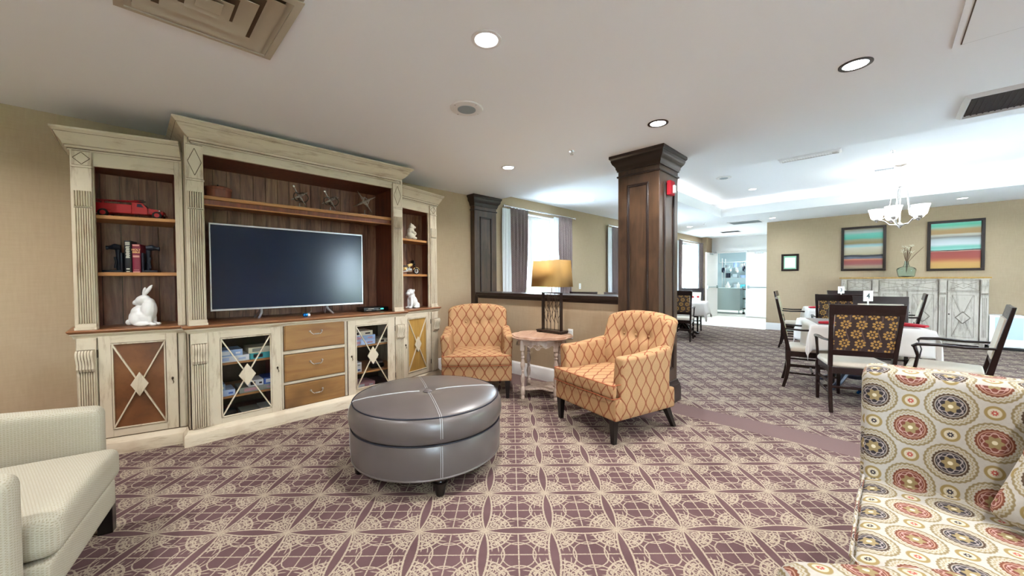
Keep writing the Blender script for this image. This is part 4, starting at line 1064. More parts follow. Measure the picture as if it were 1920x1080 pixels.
# table lamp
t = thing('table_lamp', 'table lamp with rectangular tan shade and black wire branch base', 'lamp', (3.50, 2.80, .712), radians(90))
MT['shade'] = Mat('tan_linen_shade', .8).col('b5955e').mat; _n = MT['shade'].node_tree.nodes['Principled BSDF']
_n.inputs['Transmission Weight'].default_value = 0.
nt = MT['shade'].node_tree; tr = nt.nodes.new('ShaderNodeBsdfTranslucent'); tr.inputs[0].default_value = lin('c8ad6a'); mx = nt.nodes.new('ShaderNodeMixShader'); mx.inputs[0].default_value = .35
nt.links.new(_n.outputs[0], mx.inputs[1]); nt.links.new(tr.outputs[0], mx.inputs[2]); nt.links.new(mx.outputs[0], nt.nodes['Material Output'].inputs[0])
b = MB('espresso_trim'); b.box(-.19, .19, -.07, .07, .015, .035).box(-.185, -.14, -.065, .065, 0, .015).box(.14, .185, -.065, .065, 0, .015); b.build('base', t, bevel=.003)
b = MB('espresso_trim')
for x in (-.135, .135): b.box(x-.008, x+.008, -.022, .022, .035, .475)
b.box(-.143, .143, -.022, .022, .466, .480); b.build('frame', t, bevel=.002)
b = MB('bronze'); random.seed(11)
for i, x in enumerate((-.095, -.04, .02, .075)):
    s = (-1)**i; b.tube([(x, 0, .035), (x, 0, .15), (x+s*.01, 0, .24), (x+s*.018, 0, .33), (x+s*.008, 0, .40), (x, 0, .465)], .0042, 5)
    for z0, sd in ((.12, 1), (.17, -1), (.25, 1), (.31, -1)):
        b.tube([(x+s*.004, 0, z0), (x+sd*.025, .004, z0+.05), (x+sd*.034, .004, z0+.10), (x+sd*.020, 0, z0+.14)], [.0036, .0034, .003, .0015], 5)
b.build('branch_wires', t)
MB('nickel').tube([(0, 0, .48), (0, 0, .70)], .007, 8).tube([(0, 0, .86), (.02, 0, .885), (.035, 0, .92)], .002, 5).build('stem', t)
def frustum(b, a0, c0, z0, a1, c1, z1):
    v = [(sx*a0, sy*c0, z0) for sx, sy in ((-1, -1), (1, -1), (1, 1), (-1, 1))]+[(sx*a1, sy*c1, z1) for sx, sy in ((-1, -1), (1, -1), (1, 1), (-1, 1))]
    return b.add(v, [(0, 1, 5, 4), (1, 2, 6, 5), (2, 3, 7, 6), (3, 0, 4, 7)])
b = MB('shade'); frustum(b, .215, .125, .545, .195, .112, .855)
o = b.build('lamp_shade', t); m_ = o.modifiers.new('thickness', 'SOLIDIFY'); m_.thickness = .003
b = MB('shadeglow'); b.lathe([(.012, .64), (.02, .66), (.03, .70), (.028, .73), (.012, .75), (0, .752)], 16, 0, 0); b.build('bulb', t)
l = bpy.data.lights.new('bulb_light', 'POINT'); l.energy = 2.2; l.color = (1, .93, .70); l.shadow_soft_size = .04; o = bpy.data.objects.new('bulb_light', l); COL.objects.link(o); o.location = (3.50, 2.80, .712+.79)

# ------------------------------------------------------------ dining furniture
def dining_chair(label, arms=True, front='seatfab'):
    """faces -y; origin below the middle of the seat"""
    t = thing('dining_chair', label, 'chair', group='dark dining chairs with upholstered backs')
    w = .24
    def bl(z): return .235+.05*max(0, (.25-z)/.25)**1.5+max(0, z-.46)*.20   # back post line
    for s in (-1, 1):
        b = MB('mahogany'); pts = [(s*(w-.005+.03*max(0, z-.5)), bl(z), z) for z in (0, .12, .25, .38, .46)]
        v = []; fs = []
        for i, (x, y, z) in enumerate(pts):
            h = .016+.006*min(1, z/.4)
            for sx, sy in ((-1, -1), (1, -1), (1, 1), (-1, 1)): v.append((x+sx*.016, y+sy*h, z))
        for i in range(len(pts)-1):
            for k in range(4): k2 = (k+1) % 4; fs.append((i*4+k, i*4+k2, i*4+4+k2, i*4+4+k))
        n = len(v); fs += [(3, 2, 1, 0), (n-4, n-3, n-2, n-1)]; b.add(v, fs).build('leg', t, bevel=.003)
        b = MB('mahogany'); leg_taper(b, s*(w-.01), -.235, .43, .028, .042); b.build('leg', t, bevel=.003)
    b = MB('mahogany')
    for s in (-1, 1):
        v = []; fs = []; zs = (.46, .6, .75, .9, 1.0, 1.09)
        for z in zs:
            x = s*(w-.005+.025*(z-.46)/.6); h = .022-.008*(z-.46)/.6; ww = .017+.004*(z > .95)
            for sx, sy in ((-1, -1), (1, -1), (1, 1), (-1, 1)): v.append((x+sx*ww, bl(z)+sy*h, z))
        for i in range(len(zs)-1):
            for k in range(4): k2 = (k+1) % 4; fs.append((i*4+k, i*4+k2, i*4+4+k2, i*4+4+k))
        n = len(v); fs += [(3, 2, 1, 0), (n-4, n-3, n-2, n-1)]; b.add(v, fs)
    def rail(z0, z1, e=0.):
        v = [(x, bl(z)+y, z) for z in (z0, z1) for (x, y) in ((-w-e, -.014), (w+e, -.014), (w+e, .014), (-w-e, .014))]
        b.add(v, [(3, 2, 1, 0), (4, 5, 6, 7), (0, 1, 5, 4), (1, 2, 6, 5), (2, 3, 7, 6), (3, 0, 4, 7)])
    rail(.985, 1.088, .02); rail(.575, .635)
    b.build('backrest', t, bevel=.004)
    for nm, mt, y0, y1 in (('back_fabric', 'floral', .001, .012), ('front_padding', front, -.028, .0)):
        b = MB(mt); v = [(x, bl(z)+y, z) for z in (.632, .988) for (x, y) in ((-w+.016, y0), (w-.016, y0), (w-.010, y1), (-w+.010, y1))]
        b.add(v, [(3, 2, 1, 0), (4, 5, 6, 7), (0, 1, 5, 4), (1, 2, 6, 5), (2, 3, 7, 6), (3, 0, 4, 7)]); b.build(nm, t, bevel=.003)
    b = MB('mahogany'); b.box(-w+.01, w-.01, -.25, -.225, .385, .45).box(-w+.01, w-.01, .215, .24, .385, .45).box(-w, -w+.026, -.24, .24, .385, .45).box(w-.026, w, -.24, .24, .385, .45); b.build('seat_frame', t, bevel=.003)
    b = MB('seatfab'); b.rbox(-w-.005, w+.005, -.265, .22, .445, .50, .022, 5, f=lambda x, y, z: (x, y, z+(.012*(1-(x/.27)**2)*(1-(y/.27)**2) if z > .48 else 0))); b.build('seat', t)
    b = MB('mahogany')
    for s in (-1, 1):
        for z in (.17, .27): b.box(s*(w-.012)-.009, s*(w-.012)+.009, -.23, .24, z, z+.022)
    b.box(-w+.01, w-.01, -.01, .01, .19, .21).box(-w+.01, w-.01, .235, .255, .24, .262); b.build('stretcher', t, bevel=.002)
    if arms:
        for s in (-1, 1):
            b = MB('mahogany'); x = s*(w+.012)
            b.tube([(x, bl(.72)-.01, .725), (x+s*.012, .10, .715), (x+s*.016, -.06, .722), (x+s*.008, -.19, .712), (x, -.225, .690)], [.016, .018, .021, .022, .016], 8, flat=.7)
            b.tube([(x, -.21, .70), (x-s*.002, -.185, .60), (x-s*.012, -.20, .50), (x-s*.016, -.215, .44)], [.016, .013, .014, .017], 8)
            b.build('arm', t)
    return t
ch = dining_chair('dark wood dining armchair with floral back, nearest the camera at table 4')
ch.location = (5.25, .23, 0); ch.rotation_euler[2] = radians(18+90)
def place_chair(x, y, fwd, label): return dup(ch, (x, y, 0), radians(fwd+90), label)
pale = [place_chair(5.95, .64, -80, 'dining armchair at the left side of table 4, seen from the side')]
place_chair(5.50, -.44, 85, 'dining armchair right of table 4, pulled out, white padding facing the table')
place_chair(6.84, -.03, 180+12, 'dining chair on the far side of table 4, facing the camera')
place_chair(8.02, .58, 12, 'dining chair in front of table 3, its pale floral back towards the camera')
pale.append(place_chair(9.05, 1.18, -85, 'dining armchair at the left end of table 3, beside the tan wall'))
place_chair(8.75, -.10, 90, 'dining armchair at the right end of table 3, in front of the whitewashed sideboard')
place_chair(9.6, .50, 188, 'dining chair behind table 3 with its top rail under the number 3 sign')
place_chair(8.52, 3.20, 12, 'floral-backed dining chair next to the dark column, at the window-side table')
place_chair(9.95, 3.52, 190, 'dining chair between the window-side table and the far curtained window')
place_chair(6.05, 4.18, 200, 'dining chair under the window, its rail just above the half wall near the lamp')
place_chair(6.15, 3.45, 200, 'dining chair glimpsed above the half wall next to the dark column')
for r_ in pale:
    for k_ in r_.children:
        if k_.name.startswith('front_padding'): k_.data = k_.data.copy(); k_.data.materials[0] = MT['palefloral']
def ptable(x, y, rz, label, half=.5, top=.79, bluelit=False):
    t = thing('dining_table', label, 'table', (x, y, 0), rz, 'square pedestal dining tables')
    b = MB('mahogany'); b.box(-half+.02, half-.02, -half+.02, half-.02, top-.035, top).build('tabletop', t, bevel=.004)
    mt = 'navy' if bluelit else 'mahogany'  # blue light reflected on this pedestal is put into its base colour
    b = MB(mt); b.lathe([(.0, .12), (.07, .12), (.085, .16), (.06, .22), (.045, .30), (.065, .38), (.05, .50), (.04, .60), (.08, .70), (.16, .75), (0, .755)], 20).build('pedestal', t)
    for k in range(4):
        a = k*pi/2+pi/4; b = MB(mt); b.tube([(.05*cos(a), .05*sin(a), .26), (.16*cos(a), .16*sin(a), .20), (.28*cos(a), .28*sin(a), .08), (.38*cos(a), .38*sin(a), .03), (.43*cos(a), .43*sin(a), .024)], [.045, .04, .032, .028, .024], 8); b.build('foot', t)
    return t
def cloth(x, y, rz, label, half=.5, drop=.29, z=.795, seed=1, cover=True):
    rnd = random.Random(seed); L = half+drop; N = 56; v = []; fs = []; ph = rnd.uniform(0, 6)
    for j in range(N+1):
        for i in range(N+1):
            a = (2*i/N-1)*L; c = (2*j/N-1)*L
            ea = max(0, abs(a)-half); ec = max(0, abs(c)-half); d = hypot(ea, ec)
            px_ = max(-half, min(half, a)); py_ = max(-half, min(half, c)); z_ = z
            if d > 0:
                ux, uy = (ea*(1 if a > 0 else -1))/d, (ec*(1 if c > 0 else -1))/d
                s = (c if ea > ec else a)
                fl = .012+.12*d*min(1, (min(ea, ec)/max(ea, ec, 1e-6))*1.6)+.05*d+.022*sin(s*13+ph+(1 if ea > ec else 3))*min(1, d/.12)
                px_ += ux*fl; py_ += uy*fl; z_ = z-d*(.985-.06*min(1, fl))+min(.0, 0)
                z_ = min(z_, z-.0) if d > .004 else z-.001
            v.append((px_, py_, z_))
    for j in range(N):
        for i in range(N): q = j*(N+1)+i; fs.append((q, q+1, q+N+2, q+N+1))
    b = MB('linen'); b.add(v, fs, True); t = b.build('tablecloth', loc=(x, y, 0), rz=rz, sharp=180)
    tag(t, label, 'tablecloth'); m_ = t.modifiers.new('thickness', 'SOLIDIFY'); m_.thickness = .002; m_.offset = 1
    return t
def cover(x, y, rz, label, half, z=.7985): return tag(MB('overlay').box(-half, half, -half, half, z, z+.002).build('table_cover', loc=(x, y, 0), rz=rz), label, 'table cover')
def napkin(x, y, rz, label, z=.801, L=.26):
    b = MB('red'); b.rbox(-L/2, L/2, -.055, .055, 0, .035, .016, 10, f=lambda x, y, z: (x, y+.01*sin(x*20), z*(1-.35*abs(x)/(L/2)) if z > .01 else z))
    return tag(b.build('napkin', loc=(x, y, z), rz=rz), label, 'napkin', 'red folded napkins')
T4 = (6.18, .24, radians(15)); T3 = (8.85, .52, radians(12)); T1 = (9.25, 3.42, radians(12))
ptable(*T4, 'square dining table under the cloth with the number 4 sign', bluelit=True); cloth(*T4, 'white tablecloth hanging in points over table 4, nearest', seed=2); cover(*T4, 'greyish clear cover on the nearest white tablecloth', .43)
ptable(*T3, 'square dining table under the cloth with the number 3 sign'); cloth(*T3, 'white tablecloth on table 3, in front of the whitewashed sideboard', seed=5)
ptable(*T1, 'window-side square dining table beside the dark column'); cloth(*T1, 'white tablecloth on the window-side table beside the column', seed=8)
def loc(Tt, a, c): return (Tt[0]+a*cos(Tt[2])-c*sin(Tt[2]), Tt[1]+a*sin(Tt[2])+c*cos(Tt[2]))
for (Tt, a, c, r, L_, lb) in ((T4, -.30, .28, 80, .26, 'red folded napkin at the left corner of table 4'), (T4, -.17, -.37, 55, .38, 'long red folded napkin at the right side of table 4'), (T4, .28, .05, 90, .26, 'red folded napkin at the far edge of table 4'),
    (T3, -.1, .36, 95, .26, 'red folded napkin at the left edge of table 3'), (T3, -.2, -.34, 85, .26, 'red folded napkin at the right edge of table 3')):
    p = loc(Tt, a, c); napkin(p[0], p[1], Tt[2]+radians(r), lb, L=L_)
def number_sign(px_, py_, rz, n, z, label, s=1.):
    t = thing('number_sign', label, 'table sign', (px_, py_, z), rz)
    MB('white').lathe([(0, 0), (.035, 0), (.03, .006), (.006, .01), (0, .012)], 16).build('base', t)
    MB('white').box(-.008, .008, -.003, .003, .01, .27).build('stem', t)
    c = MB('white'); c.box(-.058*s, .058*s, -.002, .002, .265, .265+.125*s); c.build('card', t, bevel=.001)
    text('number', n, .085*s, 'bookblack', t, (0, -.003, .265+.06*s), (pi/2, 0, 0), bold=.002)
p = loc(T4, -.02, -.10); number_sign(p[0], p[1], radians(-45), '4', .80, 'white table sign with a black 4 on the nearest table')
p = loc(T3, .0, -.16); number_sign(9.06, .56, radians(-45), '3', .797, 'small white table sign with a 3 on the farther table')
# bud vases on window-side table
for i, (a, c) in enumerate(((-.05, -.22), (.06, -.32))):
    p = loc(T1, a, c); o = MB('white').lathe([(0, 0), (.028, 0), (.03, .05), (.018, .09), (.02, .12), (0, .12)], 14).use('red').lathe([(.02, .095), (.026, .105), (.024, .13), (0, .14)], 12).build('shaker', loc=(p[0], p[1], .797))
    tag(o, ('white shaker with red cap, nearer the column, on the window-side table', 'white shaker with red cap, nearer the doors, on the window-side table')[i], 'shaker', 'shakers on the window-side table')
# blue strands put in as the pedestal's blue reflection under table 4
b = MB('blueglow'); random.seed(3)
for i in range(14):
    a = random.uniform(0, 6.28); r = random.uniform(.02, .16); b.tube([(r*cos(a), r*sin(a), .01), (r*cos(a)*.6, r*sin(a)*.6, .09+random.uniform(0, .06)), (r*cos(a+1), r*sin(a+1), .02)], [.012, .016, .01], 5)
tag(b.build('foil_garland', loc=(5.86, .05, 0)), 'shiny blue foil garland on the floor under table 4', 'garland')

# sideboard against the dining wall
t = thing('sideboard', 'long whitewashed sideboard with diamond doors against the tan wall', 'sideboard', (11.30, .70, 0), radians(-90))
SW = 2.09; HS = 1.35; DS = .44
b = MB('whitewash'); b.box(0, SW, 0, DS, .08, HS-.03); b.box(.10, SW-.1, .02, DS, .03, .1)
for x in (.04, SW-.1):
    for y in (.02, DS-.06): b.box(x, x+.07, y, y+.05, 0, .1)
b.build('body', t, bevel=.004)
b = MB('golden'); b.box(-.03, SW+.03, -.035, DS, HS-.03, HS).use('whitewash').box(-.015, SW+.015, -.02, DS, HS-.05, HS-.03); b.build('top', t, bevel=.004)
for x in (.0, .51, 1.47, SW-.1):
    b = MB('whitewash'); b.box(x, x+.10, -.03, 0, .08, HS-.05); b.extr([(-.03, HS-.06), (-.075, HS-.065), (-.08, HS-.11), (-.055, HS-.19), (-.045, HS-.26), (-.06, HS-.31), (-.03, HS-.33)], x+.01, x+.09, 'x')
    b.use('whiteglaze').box(x+.005, x+.095, -.0315, -.03, HS-.345, HS-.335).box(x-.003, x, -.012, 0, .1, HS-.06).box(x+.10, x+.103, -.012, 0, .1, HS-.06)
    for k in (.03, .05, .07): b.box(x+k-.003, x+k+.003, -.0315, -.03, .2, HS-.4)
    b.build('pilaster', t, bevel=.002)
for (x0, x1) in ((.11, .50), (.62, 1.46), (1.58, SW-.11)):
    b = MB('whitewash'); z0, z1 = 1.08, 1.28; b.box(x0, x1, -.012, 0, z0, z1).use('whiteglaze')
    for (p, q, r, s_) in ((x0, x1, z0, z0+.006), (x0, x1, z1-.006, z1), (x0, x0+.006, z0, z1), (x1-.006, x1, z0, z1)): b.box(p, q, -.0135, -.01, r, s_)
    cx = (x0+x1)/2; cz = (z0+z1)/2
    bar(b, (x0+.03, z0+.03), (x1-.03, z1-.03), .007, -.014, -.012); bar(b, (x0+.03, z1-.03), (x1-.03, z0+.03), .007, -.014, -.012)
    b.use('whitewash'); diamond(b, cx, cz, .09, .05, -.012, .008); b.use('whiteglaze'); outline_diamond(b, cx, cz, .095, .055, -.013, .006)
    b.build('drawer', t)
for (x0, x1) in ((.11, .50), (.615, 1.035), (1.045, 1.465), (1.58, SW-.11)):
    b = MB('whitewash'); z0, z1 = .12, 1.06; b.box(x0, x1, -.012, 0, z0, z1).use('whiteglaze')
    for (p, q, r, s_) in ((x0, x1, z0, z0+.005), (x0, x1, z1-.005, z1), (x0, x0+.005, z0, z1), (x1-.005, x1, z0, z1)): b.box(p, q, -.0135, -.01, r, s_)
    m_ = .06
    for (p, q, r, s_) in ((x0+m_, x1-m_, z0+m_, z0+m_+.005), (x0+m_, x1-m_, z1-m_-.005, z1-m_), (x0+m_, x0+m_+.005, z0+m_, z1-m_), (x1-m_-.005, x1-m_, z0+m_, z1-m_)): b.box(p, q, -.0135, -.01, r, s_)
    a0, a1, c0, c1 = x0+m_+.01, x1-m_-.01, z0+m_+.01, z1-m_-.01; cx = (x0+x1)/2; cz = (z0+z1)/2-.03
    for (p, q) in (((a0, c0), (a1, c1)), ((a0, c1), (a1, c0))):
        b.use('whiteglaze'); bar(b, p, q, .016, -.016, -.012); b.use('whitewash'); bar(b, p, q, .010, -.021, -.012)
    b.use('whiteglaze'); outline_diamond(b, cx, cz, .095, .115, -.018, .012); b.use('whitewash'); diamond(b, cx, cz, .08, .10, -.012, .014)
    D_ = b.build('door', t); MB('bronze').ball(x0+.025, -.022, .62, .010, .012, .014, 10, 6).build('knob', D_)
# vase with dried stems
t = thing('glass_vase', 'squat aqua glass bottle vase on the sideboard', 'vase', (11.42, -.32, HS))
b = MB('aqua'); b.lathe([(.0, .0), (.11, .0), (.125, .02), (.145, .13), (.145, .17), (.12, .20), (.055, .225), (.04, .26), (.032, .32), (.034, .335), (.026, .335), (.024, .32), (.032, .25), (.048, .215), (.115, .19), (.136, .165), (.134, .13), (.115, .025), (.0, .012)], 28); b.build('bottle', t)
t = thing('dried_stems', 'bunch of dried brown stems and pale grass plumes in the aqua vase', 'dried flowers', (11.42, -.32, HS+.1))
MT['twig'] = plain('brown_stems', '5b3d22', .8, var=.3); MT['plume'] = plain('pale_plume', 'd5cbb2', .9, var=.2)
b = MB('twig'); random.seed(9); tips = []
for i in range(11):
    a = random.uniform(0, 2*pi); r = random.uniform(.03, .13); h = random.uniform(.40, .60)
    if i == 0: a, r, h = -pi/2, .24, .52
    p = (r*cos(a), r*sin(a), h); tips.append(p); b.tube([(0, 0, .0), (r*.12*cos(a), r*.12*sin(a), .22), (r*.5*cos(a), r*.5*sin(a), h*.7), p], [.004, .004, .006, .003], 5)
b.build('stems', t)
b = MB('plume')
for (x, y, z) in tips[1:]:
    for k in range(7):
        q = random.uniform(0, 6.28); b.tube([(x, y, z-.02), (x+.03*cos(q), y+.03*sin(q), z+.02), (x+.05*cos(q), y+.05*sin(q), z-.01+random.uniform(0, .05))], [.003, .004, .001], 4)
b.build('plumes', t)
# heater box
t = thing('air_purifier', 'white boxy air cleaner on the floor right of the sideboard', 'air cleaner', (11.28, -1.40, 0), radians(-90))
MB('white').rbox(.0, .42, 0, .40, .045, .635, .015, 3).build('case', t); MT['paleblue'] = plain('pale_blue_panel', 'b9cbe2', .25); MB('paleblue').box(.07, .39, -.004, .002, .20, .60).build('front_panel', t); MB('blackplastic').box(-.02, .44, -.05, .3, 0, .045).build('base', t, bevel=.004)
# pictures
def painting(n, y1, y0, z0, z1, stops, label):
    t = thing('framed_painting', label, 'painting', (11.75, y1, z0), radians(-90), 'striped abstract paintings')
    w = y1-y0; h = z1-z0; f = .05; b = MB('espresso_trim')
    for (p, q, r, s_) in ((0, w, 0, f), (0, w, h-f, h), (0, f, f, h-f), (w-f, w, f, h-f)): b.box(p, q, -.035, 0, r, s_)
    b.build('frame', t, bevel=.004)
    m = Mat('stripes_%s' % n, .6); x, y, z = m.xyz(); nn = m.noise(4, 4, .6, stretch=(.5, 1, 5))
    m.col(m.mix(.22, m.ramp((z-f)/(h-2*f)+(nn-.5)*.06, stops), '6f6a64')); MT['art'+n] = m.mat
    MB('art'+n).box(f, w-f, -.015, 0, f, h-f).build('canvas', t)
painting('a', .735, -.015, 1.50, 2.51, [(0, '8f7c64'), (.06, 'a98e74'), (.12, '9a4a4a'), (.2, 'a8483c'), (.245, 'd08a6a'), (.25, '6b6a78'), (.29, '5f6678'), (.30, '141a2c'), (.335, '141a2c'), (.345, 'b7a684'), (.46, 'cbbfa4'), (.53, 'd3cdbd'), (.56, 'a4cfd2'), (.60, '9fb4bc'), (.64, '9a8452'), (.71, 'a39a78'), (.76, '5fc0a8'), (.86, '74cdbc'), (.91, 'b5c2c0'), (1., '8f7f62')], 'striped abstract painting left of the vase, teal band near top')
painting('b', -.622, -1.385, 1.475, 2.50, [(0, 'c49848'), (.12, 'c8954c'), (.19, 'b25a30'), (.24, 'a23c2c'), (.36, '9c3430'), (.385, 'c7a08c'), (.39, '202a30'), (.405, '202a30'), (.415, '8fc9bc'), (.47, '6fbfae'), (.53, 'cfd6d8'), (.62, 'b9c2c6'), (.68, '7f7c76'), (.73, 'c0b9a8'), (.77, 'a8824e'), (.85, 'b08f5c'), (.90, '8fbba4'), (.95, '55c2a0'), (1., '7cc9b4')], 'striped abstract painting right of the vase, red band across lower half')
t = thing('framed_certificate', 'small dark-framed certificate on the tan wall by the corridor', 'framed notice', (11.75, 1.89, 1.52), radians(-90))
b = MB('espresso_trim')
for (p, q, r, s_) in ((0, .36, 0, .05), (0, .36, .38, .43), (0, .05, .05, .38), (.31, .36, .05, .38)): b.box(p, q, -.025, 0, r, s_)
b.build('frame', t, bevel=.003); MT['mint'] = plain('mint_border', '8fc0a0', .6); MB('mint').box(.05, .31, -.01, 0, .05, .38).use('white').box(.07, .29, -.011, -.01, .08, .34).build('certificate', t)
# chandelier
CZ = 3.17
t = thing('chandelier', 'brushed nickel chandelier with five glowing bell shades', 'chandelier', (8.78, -.16, 0))
MB('nickel').lathe([(0, CZ), (.07, CZ), (.075, CZ-.012), (.03, CZ-.03), (0, CZ-.032)], 20).build('canopy', t)
b = MB('nickel'); n_ = 13
for i in range(n_):
    z = CZ-.04-i*.024; r = .010; ring = [((r*cos(q) if i % 2 else 0), (0 if i % 2 else r*cos(q)), z-.004+.016*sin(q)) for q in [2*pi*k/10 for k in range(10)]]; b.tube(ring, .0024, 5, True)
b.build('chain', t)
zt = CZ-.36; zb_ = 2.14
b = MB('nickel'); b.lathe([(0, zb_), (.012, zb_+.005), (.02, zb_+.02), (.055, zb_+.05), (.055, zb_+.065), (.025, zb_+.085), (.012, zb_+.10), (.012, zt-.03), (.03, zt-.02), (.03, zt), (.01, zt+.015), (0, zt+.02)], 18); b.build('centre_column', t)
for i in range(5):
    a = 2*pi*i/5+.35; ca, sa = cos(a), sin(a); RR = .27
    b = MB('nickel'); b.tube([(.03*ca, .03*sa, zb_+.06), (.12*ca, .12*sa, zb_+.07), (.17*ca, .17*sa, zb_+.13), (.22*ca, .22*sa, zb_+.155), (RR*ca, RR*sa, zb_+.15)], .009, 6)
    b.tube([(.02*ca, .02*sa, zt-.01), (.09*ca, .09*sa, zt-.07), (.11*ca, .11*sa, zt-.2), (.14*ca, .14*sa, zb_+.22), (.21*ca, .21*sa, zb_+.165)], .007, 6)
    b.lathe([(0, zb_+.12), (.012, zb_+.125), (.035, zb_+.155), (.04, zb_+.175), (0, zb_+.176)], 14, RR*ca, RR*sa); arm_ = b.build('arm', t)
    b = MB('shadeglow'); b.lathe([(.05, zb_+.17), (.072, zb_+.195), (.084, zb_+.25), (.098, zb_+.32), (.108, zb_+.335), (.104, zb_+.335), (.066, zb_+.2), (.0, zb_+.18)], 20, RR*ca, RR*sa); b.build('glass_shade', arm_)
l = bpy.data.lights.new('chandelier_light', 'POINT'); l.energy = 5; l.color = (1, .95, .88); l.shadow_soft_size = .3; o = bpy.data.objects.new('chandelier_light', l); COL.objects.link(o); o.location = (8.78, -.16, 2.62)
# fire alarm on the column
t = thing('fire_alarm', 'red fire alarm horn with white strobe on the dark column', 'fire alarm', (3.98, 1.622, 2.29), 0)
MB('red').rbox(-.055, .055, -.045, 0, -.075, .075, .01, 3).build('housing', t); MB('white').rbox(-.005, .045, -.065, -.04, -.055, .03, .008, 2).build('strobe', t)
# outlets
def outlet(x, y, z, rz, label):
    t = thing('wall_outlet', label, 'outlet', (x, y, z), rz); MB('white').rbox(-.037, .037, -.006, 0, -.06, .06, .003, 2).build('plate', t); b = MB('blackplastic')
    for zz in (-.028, .028): b.box(-.012, -.008, -.0068, -.006, zz-.008, zz+.008).box(.008, .012, -.0068, -.006, zz-.008, zz+.008)
    b.build('sockets', t)
outlet(3.84, 2.775, .665, radians(-90), 'white outlet on the half wall beside the table lamp'); outlet(6.84, WV, 1.19, 0, 'white outlet on the wall between the two nearer windows')
# curtains
def curtain(x0, x1, z0, z1, mat, lo=None, y=WV-.09, folds=5, amp=.028, seed=0, hold=None):
    N = 60; Mr = 24; v = []; fs = []; lo = lo or (x0, x1)
    for j in range(Mr+1):
        k = j/Mr; z = z1-(z1-z0)*k; s = k**1.3
        a, c = x0+(lo[0]-x0)*s, x1+(lo[1]-x1)*s
        if hold: q = math.exp(-((k-hold)/.16)**2)*.25; mcx = (a+c)/2; a += (mcx-a)*q; c += (mcx-c)*q
        for i in range(N+1):
            u = i/N; am = amp*(.5+.5*min(1, k*6)) ; v.append((a+(c-a)*u, y+am*sin(u*folds*2*pi+seed)+.006*sin(u*31+k*5), z))
    for j in range(Mr):
        for i in range(N): q = j*(N+1)+i; fs.append((q, q+1, q+N+2, q+N+1))
    b = MB(mat); b.add(v, fs, True); return b
def curtain_thing(x0, x1, z0, z1, label, lo, side, seed=0, y=WV-.10):
    t = thing('curtain', label, 'curtain', (0, 0, 0), 0, 'patterned curtains with white lining')
    w = (x1-x0)
    pa = (x0, x1) ; 
    o = curtain(x0+(.0 if side > 0 else w*.0), x1, z0, z1, 'curtain', lo, y, 5, seed=seed, hold=.8).build('patterned_fabric', t, sharp=180); m_ = o.modifiers.new('thickness', 'SOLIDIFY'); m_.thickness = .003
    lx0, lx1 = (x0-.16, x0+.06) if side < 0 else (x0-.14, x0+.10)
    o = curtain(lx0, lx1, z0, z1-.02, 'lining', (lx0+.02, lx1), y+.03, 2, .015, seed).build('lining', t, sharp=180); m_ = o.modifiers.new('thickness', 'SOLIDIFY'); m_.thickness = .003
def rod(x0, x1, z, label, y=WV-.09):
    t = thing('curtain_rod', label, 'curtain rod', (0, 0, 0)); MB('nickel').tube([(x0, y, z), (x1, y, z)], .012, 10).build('pole', t)
    for x in (x0, x1): MB('nickel').ball(x, y, z, .025).build('finial', t)
    for x in (x0+.05, x1-.05): MB('nickel').tube([(x, y, z), (x, WV, z)], .007, 6).build('bracket', t)
rod(4.48, 6.52, 2.60, 'silver curtain rod over the window beside the dark pilaster')
curtain_thing(4.62, 5.08, .06, 2.585, 'left curtain of the nearest window, next to the dark pilaster', (4.68, 4.96), -1, 1)
curtain_thing(6.0, 6.44, .06, 2.585, 'right curtain of the nearest window, behind the lamp', (6.05, 6.36), 1, 2)
rod(7.88, 9.9, 2.60, 'silver curtain rod running behind the dark column')
curtain_thing(8.05, 8.42, .06, 2.585, 'curtain seen just left of the dark column', (8.06, 8.22), -1, 3)
rod(12.2, 14.30, 2.58, 'silver curtain rod over the far window by the double doors')
curtain_thing(12.12, 12.36, .06, 2.565, 'left curtain of the far window, half behind the column', (12.15, 12.3), 1, 4)
curtain_thing(13.95, 14.25, .06, 2.565, 'right curtain of the far window by the double doors', (14.0, 14.2), 1, 5)
MT['green'] = plain('green_ornament', '2f8f6a', .5)
b = MB('green')
for k in range(5): a = k*2*pi/5+.2; b.at(0, 0, 0, 0, 0, a).extr([(-.015, 0), (0, .10), (.015, 0)], -.005, .005, 'y')
b.at().tube([(0, 0, 0), (0, 0, .35)], .002, 4).tube([(-.09, 0, -.1), (-.1, 0, -.35)], .004, 5).tube([(.09, 0, -.1), (.1, 0, -.33)], .004, 5)
tag(b.build('window_ornament', loc=(13.32, WV+.06, 2.02)), 'green star ornament hanging in the far window', 'ornament')

